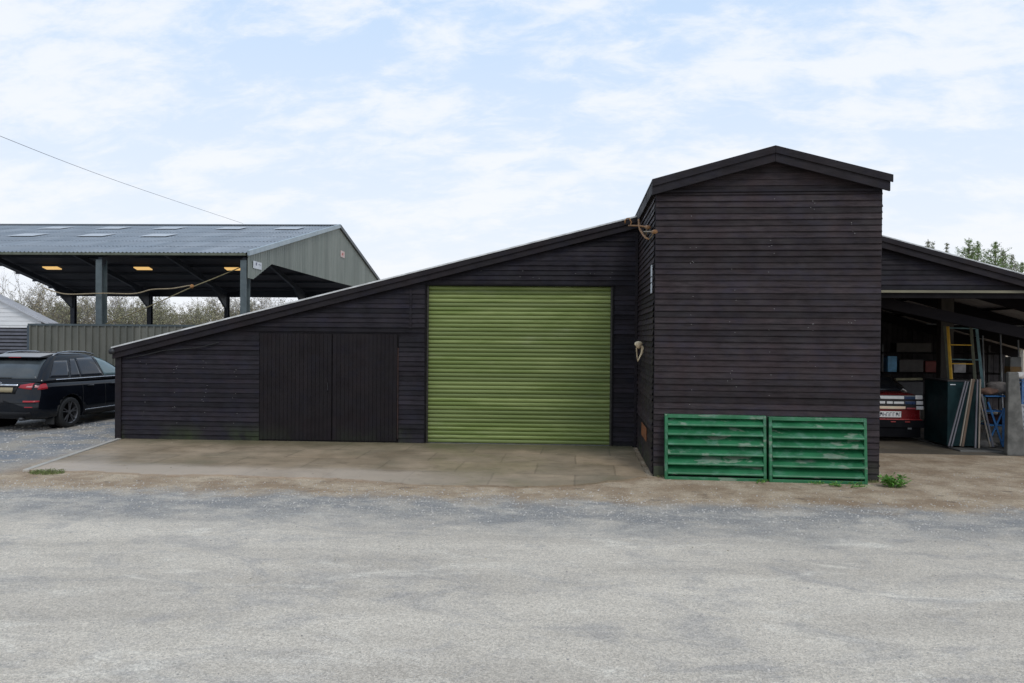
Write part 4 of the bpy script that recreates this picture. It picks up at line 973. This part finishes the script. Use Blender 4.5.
# the thick scrub below the trees reads as one mass
mb = MB(); rg = random.Random(15)
for i in range(26000):
    px = rg.uniform(-30, 330); Yd = rg.uniform(66, 74); b = at(px, 330, Yd); tp = 3.7+.5*math.sin(b.x*.7)+.4*math.sin(b.x*2.1)
    b.z = rg.uniform(0, 1)**.7*tp+rg.gauss(0, .2)
    if b.z < 0: b.z = .1
    a = Vector((rg.gauss(0, 1), rg.gauss(0, 1), rg.gauss(0, 1.3))).normalized()*rg.uniform(.12, .3); c2 = a.cross(Vector((rg.gauss(0, 1), 1, rg.gauss(0, 1)))).normalized()*.07
    mb.cur = rg.random(); mb.poly([b-a*.5, b+c2, b+a*.5, b-c2])
tag(mb.build('scrub', m_buff_leaf), 'tangled brown scrub under the trees behind the steel barn', 'scrub', kind='stuff')
bush = bare_tree('evergreen_bush', 5.4, 21, m_dark_leaf, 16, 'dense dark green bush right of the corner column of the steel barn', spread=.5, leafsize=.16, cat='bush')
p = at(312, 330, 58); bush.location = (p.x, 58, 0); bush.scale = (1.0, 1.0, .92)
tt = bare_tree('bare_tree', 8.0, 33, m_buff_leaf, 1, 'bare tree tip showing just above the sloping roof of the black lean-to'); p = at(388, 300, 66); tt.location = (p.x, 66, 0); tt.scale = (.9, .9, .97)

def conifer(hgt, seed, label, leaf, w_=.26):
    rg = random.Random(seed); t = thing('pine_tree', label, 'tree', group='pines beyond the open barn roof'); mb = MB(); mb.tube([(0, 0, 0), (.03, .02, hgt*.5), (0, 0, hgt)], [.14, .09, .015], 7); mb.build('trunk', m_bark, t)
    nd = MB(); bb = MB(); z = hgt*.22
    while z < hgt*.99:
        u = (z/hgt-.22)/.78; L_ = hgt*w_*(1-u)**1.0*rg.uniform(.5, 1.25)+.03; n_ = rg.randint(4, 6); a0 = rg.uniform(0, 6)
        for k in range(n_):
            a = a0+6.283*k/n_+rg.uniform(-.4, .4); ll = L_*rg.uniform(.55, 1.1); up = rg.uniform(.35, 1.1)
            pts = [Vector((0, 0, z))+Vector((math.cos(a)*ll*s_, math.sin(a)*ll*s_, up*ll*s_**1.4)) for s_ in (0, .33, .66, 1)]
            bb.tube(pts, [.025, .018, .012, .005], 3, cap=False)
            for q_ in range(int(10+ll*95)):
                s_ = rg.uniform(.15, 1.05); i = min(2, int(s_*3)); b = pts[i].lerp(pts[i+1], min(1.15, s_*3-i))+Vector((rg.gauss(0, .035), rg.gauss(0, .035), rg.gauss(.02, .04))); d = Vector((rg.gauss(0, 1), rg.gauss(0, 1), rg.gauss(.5, .8))).normalized()*rg.uniform(.06, .14); c2 = d.cross(Vector((rg.gauss(0, 1), rg.gauss(0, 1), 1))).normalized()*.016
                nd.cur = rg.random(); nd.poly([b, b+d*.5+c2, b+d, b+d*.5-c2])
        z += hgt*rg.uniform(.022, .035)
    bb.build('branches', m_bark, t); nd.build('crown', leaf, t); return t
m_pine = simple('pine_needles', (.19, .285, .07), (.12, .19, .045), 2, .7, rnd=.9)
m_pinethin = simple('grey_needles', (.27, .28, .18), (.19, .20, .13), 2, .7, rnd=.9)
for i, (px, py, w_, lf, lab) in enumerate([(928, 239, .10, m_pinethin, 'thin conifer tip leftmost above the open barn roof'), (933, 243, .08, m_pinethin, 'small sparse conifer tip just right of the leftmost one'), (947, 242.5, .07, m_pinethin, 'single narrow spire midway along the open barn roof'),
    (969, 237.5, .22, m_pine, 'bushy green pine left of the two tall ones above the open barn roof'), (978, 242, .16, m_pine, 'narrower green pine top pressed against the right side of the bushy one'), (995.5, 242.5, .24, m_pine, 'tall green pine near the right edge of the photo'), (1003, 250, .16, m_pinethin, 'small pine top leaning out right of the tall one'), (1012, 254, .16, m_pinethin, 'sparse brownish pine second from the right edge'), (1022, 262, .2, m_pine, 'low green pine at the far right edge')]):
    Yd = 44+((i*7) % 5); p = at(px, py, Yd); t = conifer(p.z, 50+i, lab, lf, w_*1.9); t.location = (p.x, Yd, 0); t.rotation_euler = (0, 0, i*1.3)

# ------------------------------------------------------------------ black car parked beside the barn
car = thing('parked_car', 'black estate car with red tail lights parked left of the lean-to barn', 'car', (-12.06, 14.42, 0), R(-1.5))
m_paint = NB('black_car_paint'); pass
m_paint = m_paint.done(m_paint.mix(m_paint.range(m_paint.noise(1.2, 3), .3, .7), (.004, .005, .008), (.006, .0075, .011)), .06, 0, .36)
m_plast = simple('black_plastic', (.007, .007, .008), (.011, .011, .012), 14, .6, spec=.25)
m_chrome = simple('chrome', (.75, .76, .78), (.6, .6, .62), 20, .15, 1.0)
m_win = simple('tinted_window', (.018, .021, .028), (.028, .032, .04), 1.2, .07)
m_winc = simple('sky_toned_window', (.15, .215, .225), (.19, .25, .26), 1.2, .08)  # sky showing in the glass is put into this pale base colour
m_wing = simple('dusty_rear_window', (.045, .055, .06), (.07, .08, .085), 2.2, .12)
m_lens = simple('red_tail_lens', (.40, .018, .025), (.30, .012, .02), 7, .15)
m_lenspale = simple('pale_tail_lens', (.55, .25, .25), (.45, .15, .16), 12, .15)
# lower body : stations front to back, the tail profile leans with height
def tail(z):
    T = [(.24, .14), (.32, .04), (.45, .0), (.60, .005), (.66, .06), (.80, .085), (.98, .11), (1.06, .16)]
    for (a, b), (c, d) in zip(T, T[1:]):
        if z <= c: return b+(d-b)*max(0, (z-a))/(c-a)
    return T[-1][1]
stn = [(0, .64, 1.03, .30), (.02, .73, 1.035, .27), (.09, .83, 1.04, .25), (.22, .895, 1.045, .23), (.45, .925, 1.045, .21), (.8, .932, 1.04, .20), (1.3, .93, 1.03, .19), (2.0, .925, 1.015, .19), (2.8, .925, 1.0, .19), (3.4, .925, .99, .19), (3.85, .92, .93, .20), (4.25, .88, .86, .22), (4.5, .80, .80, .25), (4.62, .66, .74, .3)]
rings = []
for y, hw, zt, zb in stn:
    h = [(0, zb), (hw*.78, zb), (hw*.95, zb+.03), (hw*.99, zb+.14), (hw*1.0, .52), (hw*.985, .62), (hw*.995, .74), (hw*.985, .86), (hw*.955, zt-.06), (hw*.90, zt-.005), (hw*.70, zt+.01)]
    f = max(0, 1-y/.9)
    ring = [(x_, y+tail(z_)*f, z_) for x_, z_ in h]+[(0, y+tail(zt)*f, zt+.015)]+[(-x_, y+tail(z_)*f, z_) for x_, z_ in h[:0:-1]]
    rings.append(ring)
bo = loft(rings).build('body', m_paint, car, True); sm = bo.modifiers.new('s', 'SUBSURF'); sm.levels = sm.render_levels = 2
# cut the wheel arches
cut = MB()
for yy in (.98, 3.70):
    for sg in (-1, 1): cut.tube([(sg*.62, yy, .335), (sg*1.1, yy, .335)], .40, 40)
co = cut.build('cutter', m_plast, car); bl = bo.modifiers.new('b', 'BOOLEAN'); bl.operation = 'DIFFERENCE'; bl.object = co; bl.solver = 'EXACT'
bpy.context.view_layer.update()
dg = bpy.context.evaluated_depsgraph_get(); me = bpy.data.meshes.new_from_object(bo.evaluated_get(dg)); bo.modifiers.clear(); bo.data = me
bpy.data.objects.remove(co)
# greenhouse
rings = []
for z_, y0, y1, hw in ((.96, .17, 3.62, .885), (1.06, .20, 3.42, .865), (1.2, .29, 3.15, .815), (1.36, .42, 2.86, .755), (1.5, .60, 2.55, .70), (1.575, .68, 2.25, .655), (1.625, .84, 2.0, .60), (1.655, 1.08, 1.72, .45)):
    c = .10
    rings.append([(-hw, y0+c*1.6, z_), (-hw+.03, y0+c*.7, z_), (-hw+.11, y0+c*.15, z_), (-hw*.5, y0-.012, z_), (0, y0-.02, z_), (hw*.5, y0-.012, z_), (hw-.11, y0+c*.15, z_), (hw-.03, y0+c*.7, z_), (hw, y0+c*1.6, z_),
                  (hw+.012, (y0+y1)/2, z_), (hw-.01, y1-.35, z_), (hw-.16, y1-.06, z_), (0, y1, z_), (-hw+.16, y1-.06, z_), (-hw+.01, y1-.35, z_), (-hw-.012, (y0+y1)/2, z_)])
gh = loft(rings).build('cabin', m_paint, car, True); sm = gh.modifiers.new('s', 'SUBSURF'); sm.levels = sm.render_levels = 2
bpy.context.view_layer.update()
dg = bpy.context.evaluated_depsgraph_get(); me = bpy.data.meshes.new_from_object(gh.evaluated_get(dg)); gh.modifiers.clear(); gh.data = me
def bvh_of(o):
    bm = bmesh.new(); bm.from_mesh(o.data); t_ = BVHTree.FromBMesh(bm); bm.free(); return t_
BB, BG = bvh_of(bo), bvh_of(gh)
def patch(name, bv, corners, dirs, mat, off=.005, nx=14, ny=6, th=.004):
    """a curved panel laid on a surface: bilinear grid of rays"""
    c = [Vector(p) for p in corners]; d = [Vector(p) for p in dirs] if isinstance(dirs[0], tuple) else [Vector(dirs)]*4
    mb = MB(); g = []
    for j in range(ny+1):
        row = []
        for i in range(nx+1):
            u, v = i/nx, j/ny
            o_ = c[0].lerp(c[1], u).lerp(c[3].lerp(c[2], u), v); dd = d[0].lerp(d[1], u).lerp(d[3].lerp(d[2], u), v).normalized()
            hit = bv.ray_cast(o_, dd)
            row.append(hit[0]-dd*off if hit[0] else None)
        g.append(row)
    ids = [[mb.vert(p) if p is not None else None for p in r_] for r_ in g]
    for j in range(ny):
        for i in range(nx):
            q4 = [ids[j][i], ids[j][i+1], ids[j+1][i+1], ids[j+1][i]]
            if None not in q4: mb.f.append(q4)
    o = mb.build(name, mat, car, True)
    if th: s_ = o.modifiers.new('t', 'SOLIDIFY'); s_.thickness = th; s_.offset = 0
    return o
RD = (0, 1, 0)
patch('rear_window', BG, [(-.70, -1, 1.10), (.70, -1, 1.10), (.60, -1, 1.51), (-.60, -1, 1.51)], RD, m_wing, nx=16, ny=8)
for sg, nm in ((1, 'r'), (-1, 'l')):
    D_ = (-sg, 0, 0)
    for pts, m in (([(.44, 1.12), (1.00, 1.10), (1.10, 1.47), (.72, 1.47)], m_win), ([(1.06, 1.10), (1.34, 1.095), (1.34, 1.50), (1.20, 1.50)], m_win), ([(1.39, 1.095), (2.10, 1.085), (1.98, 1.52), (1.39, 1.51)], m_win), ([(2.17, 1.085), (3.02, 1.075), (2.38, 1.47), (2.06, 1.52)], m_winc)):
        patch('side_window', BG, [(sg*2, a, b) for a, b in pts], D_, m, nx=12, ny=6)
    patch('window_trim', BG, [(sg*2, .60, 1.065), (sg*2, 3.1, 1.05), (sg*2, 3.1, 1.064), (sg*2, .60, 1.082)], D_, m_chrome, nx=24, ny=1, off=.006)
    # tail light wrapping the corner
    a = [(sg*.42, -1, .90), (sg*.9, -.9, .88), (sg*.84, -.9, 1.02), (sg*.44, -1, .985)]
    patch('tail_light', BB, [(sg*.38, -1, .92), (sg*.74, -1, .885), (sg*.76, -1, 1.025), (sg*.42, -1, .985)], [(0, 1, 0), (-sg*.05, 1, 0), (-sg*.05, 1, 0), (0, 1, 0)], m_lens, nx=10, ny=4, off=.007)
    patch('tail_light', BB, [(sg*.78, -.8, .88), (sg*1.9, .05, .895), (sg*1.9, .04, 1.015), (sg*.80, -.8, 1.028)], [(0, 1, 0), (-sg, .28, 0), (-sg, .28, 0), (0, 1, 0)], m_lens, nx=16, ny=4, off=.007)
    patch('lamp_insert', BB, [(sg*.56, -1, .93), (sg*.70, -1, .925), (sg*.70, -1, .965), (sg*.58, -1, .96)], RD, m_lenspale, nx=6, ny=2, off=.011)
    patch('lamp_insert', BB, [(sg*.78, -.8, .925), (sg*1.5, -.35, .925), (sg*1.5, -.35, .97), (sg*.80, -.8, .97)], [(0, 1, 0), (-sg, .75, 0), (-sg, .75, 0), (0, 1, 0)], m_lenspale, nx=6, ny=2, off=.011)
    patch('bumper_reflector', BB, [(sg*.55, -1, .625), (sg*1.5, -.35, .625), (sg*1.5, -.35, .66), (sg*.55, -1, .66)], [(0, 1, 0), (-sg, .75, 0), (-sg, .75, 0), (0, 1, 0)], m_lens, nx=12, ny=2, off=.008)
    patch('fog_reflector', BB, [(sg*.60, -1, .515), (sg*.76, -1, .515), (sg*.76, -1, .535), (sg*.60, -1, .535)], RD, m_lens, nx=6, ny=1, off=.008)
    patch('sill_trim', BB, [(sg*2, 1.42, .24), (sg*2, 3.26, .24), (sg*2, 3.26, .34), (sg*2, 1.42, .34)], D_, m_plast, nx=12, ny=2, off=.008)
    patch('sill_strip', BB, [(sg*2, 1.42, .345), (sg*2, 3.26, .345), (sg*2, 3.26, .36), (sg*2, 1.42, .36)], D_, m_chrome, nx=12, ny=1, off=.009)
    for y_ in (1.36, 2.13):
        patch('door_seam', BB, [(sg*2, y_, .34), (sg*2, y_+.008, .34), (sg*2, y_+.008, 1.03), (sg*2, y_, 1.03)], D_, m_rubber, nx=1, ny=10, off=.0025, th=.002)
    for y_ in (1.50, 2.28):
        patch('door_handle', BB, [(sg*2, y_, .875), (sg*2, y_+.20, .875), (sg*2, y_+.20, .905), (sg*2, y_, .905)], D_, m_paint, nx=4, ny=2, off=.028, th=.02)
    rr = MB(); rr.tube([(sg*.61, .80, 1.575), (sg*.61, .98, 1.640), (sg*.61, 1.3, 1.662), (sg*.60, 1.8, 1.645), (sg*.60, 2.12, 1.59)], .018, 8); rr.build('roof_rail', simple('satin_rail_'+nm, (.30, .31, .33), None, 5, .3, .8), car, True)
    mm = MB(); mm.box(sg*1.0-.10, sg*1.0+.10, 2.93, 3.03, 1.03, 1.17); mr = mm.build('mirror', m_paint, car, bevel=.03)
    ms = MB(); ms.box(sg*.93-.05, sg*.93+.05, 2.95, 2.99, 1.0, 1.035); ms.build('mirror_stalk', m_plast, mr)
    # arches trim, wheels
    for yy in (.98, 3.70):
        wl = bpy.data.objects.new('wheel', None); C.objects.link(wl); wl.parent = car; wl.location = (sg*.80, yy, .335)
        ty = MB(); K = 36; prof = [(-.105, .235), (-.11, .29), (-.10, .325), (-.06, .335), (.06, .335), (.10, .325), (.11, .29), (.105, .235)]
        rid = [[ty.vert((px_, r_*math.cos(2*math.pi*k/K), r_*math.sin(2*math.pi*k/K))) for px_, r_ in prof] for k in range(K)]
        for k in range(K):
            for q_ in range(len(prof)-1): ty.f.append([rid[k][q_], rid[k][q_+1], rid[(k+1) % K][q_+1], rid[(k+1) % K][q_]])
        ty.build('tyre', m_rubber, wl, True)
        rm = MB(); prof = [(.10*sg, .243), (.085*sg, .228), (.02*sg, .220), (-.09*sg, .225)]
        rid = [[rm.vert((px_, r_*math.cos(2*math.pi*k/K), r_*math.sin(2*math.pi*k/K))) for px_, r_ in prof] for k in range(K)]
        for k in range(K):
            for q_ in range(len(prof)-1): rm.f.append([rid[k][q_], rid[k][q_+1], rid[(k+1) % K][q_+1], rid[(k+1) % K][q_]])
        for k in range(5):
            for da in (-.17, .17):
                an = 2*math.pi*k/5+.3; a2 = an+da
                rm.beam((.075*sg, .035*math.cos(an), .035*math.sin(an)), (.088*sg, .232*math.cos(a2), .232*math.sin(a2)), .018, .026, (1, 0, 0))
        rm.tube([(.05*sg, 0, 0), (.09*sg, 0, 0)], .045, 16)
        rm.build('rim', simple('alloy_rim_%s%d' % (nm, int(yy)), (.20, .20, .21), (.13, .13, .14), 9, .35, .7), wl)
        bk = MB(); bk.tube([(-.09*sg, 0, 0), (-.02*sg, 0, 0)], .222, 28); bk.build('brake_disc', m_dark, wl)
        ar = MB(); ar.tube([(sg*.62, yy+.0, .335), (sg*.66, yy, .335)], .40, 28); ar.build('wheel_arch_liner', m_dark, car)
patch('chrome_strip', BB, [(-.37, -1, .955), (.37, -1, .955), (.37, -1, .992), (-.37, -1, .992)], RD, m_chrome, nx=12, ny=2, off=.014, th=.012)
patch('number_plate', BB, [(-.26, -1, .825), (.26, -1, .825), (.26, -1, .925), (-.26, -1, .925)], RD, simple('plate_yellow', (.33, .27, .16), (.28, .23, .14), 5, .5), nx=8, ny=2, off=.010, th=.006)
patch('plate_recess', BB, [(-.33, -1, .79), (.33, -1, .79), (.36, -1, .95), (-.36, -1, .95)], RD, m_plast, nx=8, ny=2, off=.004)
patch('bumper_lower', BB, [(-.72, -1, .27), (.72, -1, .27), (.72, -1, .42), (-.72, -1, .42)], RD, m_plast, nx=16, ny=3, off=.008)
patch('bumper_crease', BB, [(-.80, -1, .60), (.80, -1, .60), (.80, -1, .612), (-.80, -1, .612)], RD, m_plast, nx=16, ny=1, off=.006)
mb = MB()
for k in range(3): 
    an = 2.09*k+.5; mb.beam((0, .075, 1.01), (.028*math.cos(an), .075, 1.01+.028*math.sin(an)), .010, .008, (0, 1, 0))
mb.tube([(.03*math.cos(a), .076, 1.01+.03*math.sin(a)) for a in [i*.5236 for i in range(13)]], .004, 5, cap=False)
mb.build('badge', m_chrome, car)
patch('wiper', BG, [(-.28, -1, 1.112), (.14, -1, 1.112), (.14, -1, 1.128), (-.28, -1, 1.134)], RD, m_rubber, nx=6, ny=1, off=.02, th=.012)
mb = MB(); mb.hexa([(-.58, .47, 1.535), (.58, .47, 1.535), (.60, .80, 1.54), (-.60, .80, 1.54)], [(-.57, .48, 1.56), (.57, .48, 1.56), (.59, .86, 1.622), (-.59, .86, 1.622)]); mb.build('spoiler', m_paint, car, bevel=.012)
mb = MB(); mb.box(-.14, .14, .464, .475, 1.542, 1.556); mb.build('brake_light', m_lens, car)
for sx in (-.5, .5):
    mb = MB(); mb.tube([(sx, .02, .27), (sx, .35, .27)], .035, 10); mb.build('exhaust', m_blackmetal, car, True)
for sx in (-.79, .79):
    mb = MB(); mb.box(sx-.1, sx+.1, .50, .51, .12, .42); mb.build('mud_flap', m_rubber, car)

# ------------------------------------------------------------------ small wear and litter
m_nail = simple('nail_head', (.34, .33, .32), (.2, .19, .18), 20, .6, .3)
def nails(parent, pts, name='nail_heads'):
    mb = MB()
    for x, y, z in pts: mb.tube([(x, y, z), (x, y-.003, z)], .0055, 6)
    o = mb.build(name, m_nail, parent); o['kind'] = 'stuff'; return o
rg = random.Random(91)
nails(tower, [(rg.choice([.55, 1.15, 1.72, 2.3, 2.85])+rg.gauss(0, .03), -.021, rg.uniform(.98, 4.2)) for i in range(60)])
nails(barn, [(rg.choice([-9.6, -9.0, -8.4, -7.8])+rg.gauss(0, .03), -.021, rg.uniform(.2, 1.6)) for i in range(40)]+[(rg.uniform(-3.9, -.3), -.021, rg.uniform(3.2, 3.35)) for i in range(12)])
# moss and dead grass along the wall foot
def verge(name, x0, x1, yf, n_, hgt, mat, label, seed):
    rg = random.Random(seed); mb = MB()
    for i in range(n_):
        x = rg.uniform(x0, x1)
        if math.sin(x*2.7+seed)+math.sin(x*6.1) < rg.uniform(-1.2, 1.0): continue
        y = yf(x)-abs(rg.gauss(0, .035)); d = Vector((rg.gauss(0, .7), rg.gauss(-.3, .5), 1))*hgt*rg.uniform(.3, 1); s = Vector((.004, .002, 0)); p = Vector((x, y, .0))
        mb.cur = rg.random(); mb.poly([p-s, p+s, p+d*.6+s*.7, p+d, p+d*.6-s*.7])
    tag(mb.build(name, mat), label, 'grass', kind='stuff')
m_dry = simple('dry_grass', (.26, .24, .11), (.15, .20, .06), 9, .8, rnd=.8)
verge('foot_grass', 1.2, 4.5, lambda x: 11.27, 900, .05, m_dry, 'short dry grass and moss along the foot of the store and louvre panels', 3)
verge('foot_grass', 4.4, 4.8, lambda x: 11.1, 120, .05, m_dry, 'dry grass blades behind the leafy weed', 5)
verge('slab_moss', -8.8, 1.1, lambda x: fac_y(x)-.03, 700, .025, simple('moss_green', (.10, .13, .03), (.07, .09, .025), 9, .9, rnd=.8), 'thin green moss along the joint of slab and barn wall', 7)
# fallen leaves on the yard
rg = random.Random(55); mb = MB()
for i in range(420):
    x = rg.uniform(-8.5, 9); y = rg.uniform(6, 13.8)
    if rg.random() < .6: y = 9.6+abs(rg.gauss(0, 1.2))
    if (x < 1.15 and y > fac_y(x)-.1) or (1.1 < x < 4.6 and y > 10.95): continue
    s = rg.uniform(.008, .02); a = rg.uniform(0, 6.28); u = Vector((math.cos(a), math.sin(a), rg.uniform(-.2, .3)))*s; v = Vector((-math.sin(a), math.cos(a), rg.uniform(0, .3)))*s*.5; p = Vector((x, y, .03))
    mb.cur = rg.random(); mb.poly([p-u, p-v*.9, p+u, p+v])
tag(mb.build('leaf_litter', simple('dead_leaf', (.28, .21, .12), (.45, .40, .30), 9, .8, rnd=1.0)), 'scattered small dead leaves on the yard', 'leaves', kind='stuff')

# ------------------------------------------------------------------ more clutter inside the open barn
pl_ = at(912, 384, 15.9)
tag((lambda mb: (mb.beam((0, 0, 0), (.55, 0, .015), .10, .045), mb.build('plank', simple('raw_plank', (.34, .30, .18), (.2, .18, .11), 6, .8), loc=(pl_.x-.05, 16.6, 1.24)))[1])(MB()), 'short pale plank lying across the red car roof', 'plank')
for i, (x, z0, z1) in enumerate(((9.55, .0, 2.2), (9.95, .0, 2.25), (10.35, .0, 2.1))):
    mb = MB(); mb.tube([(0, 0, z0), (.05, .25, z1)], .02, 8); tag(mb.build('metal_pole', m_silver, loc=(x, 18.3, .006)), ('left', 'middle', 'right')[i]+' one of three thin grey poles standing behind the ladders', 'pole', 'poles standing behind the ladders')
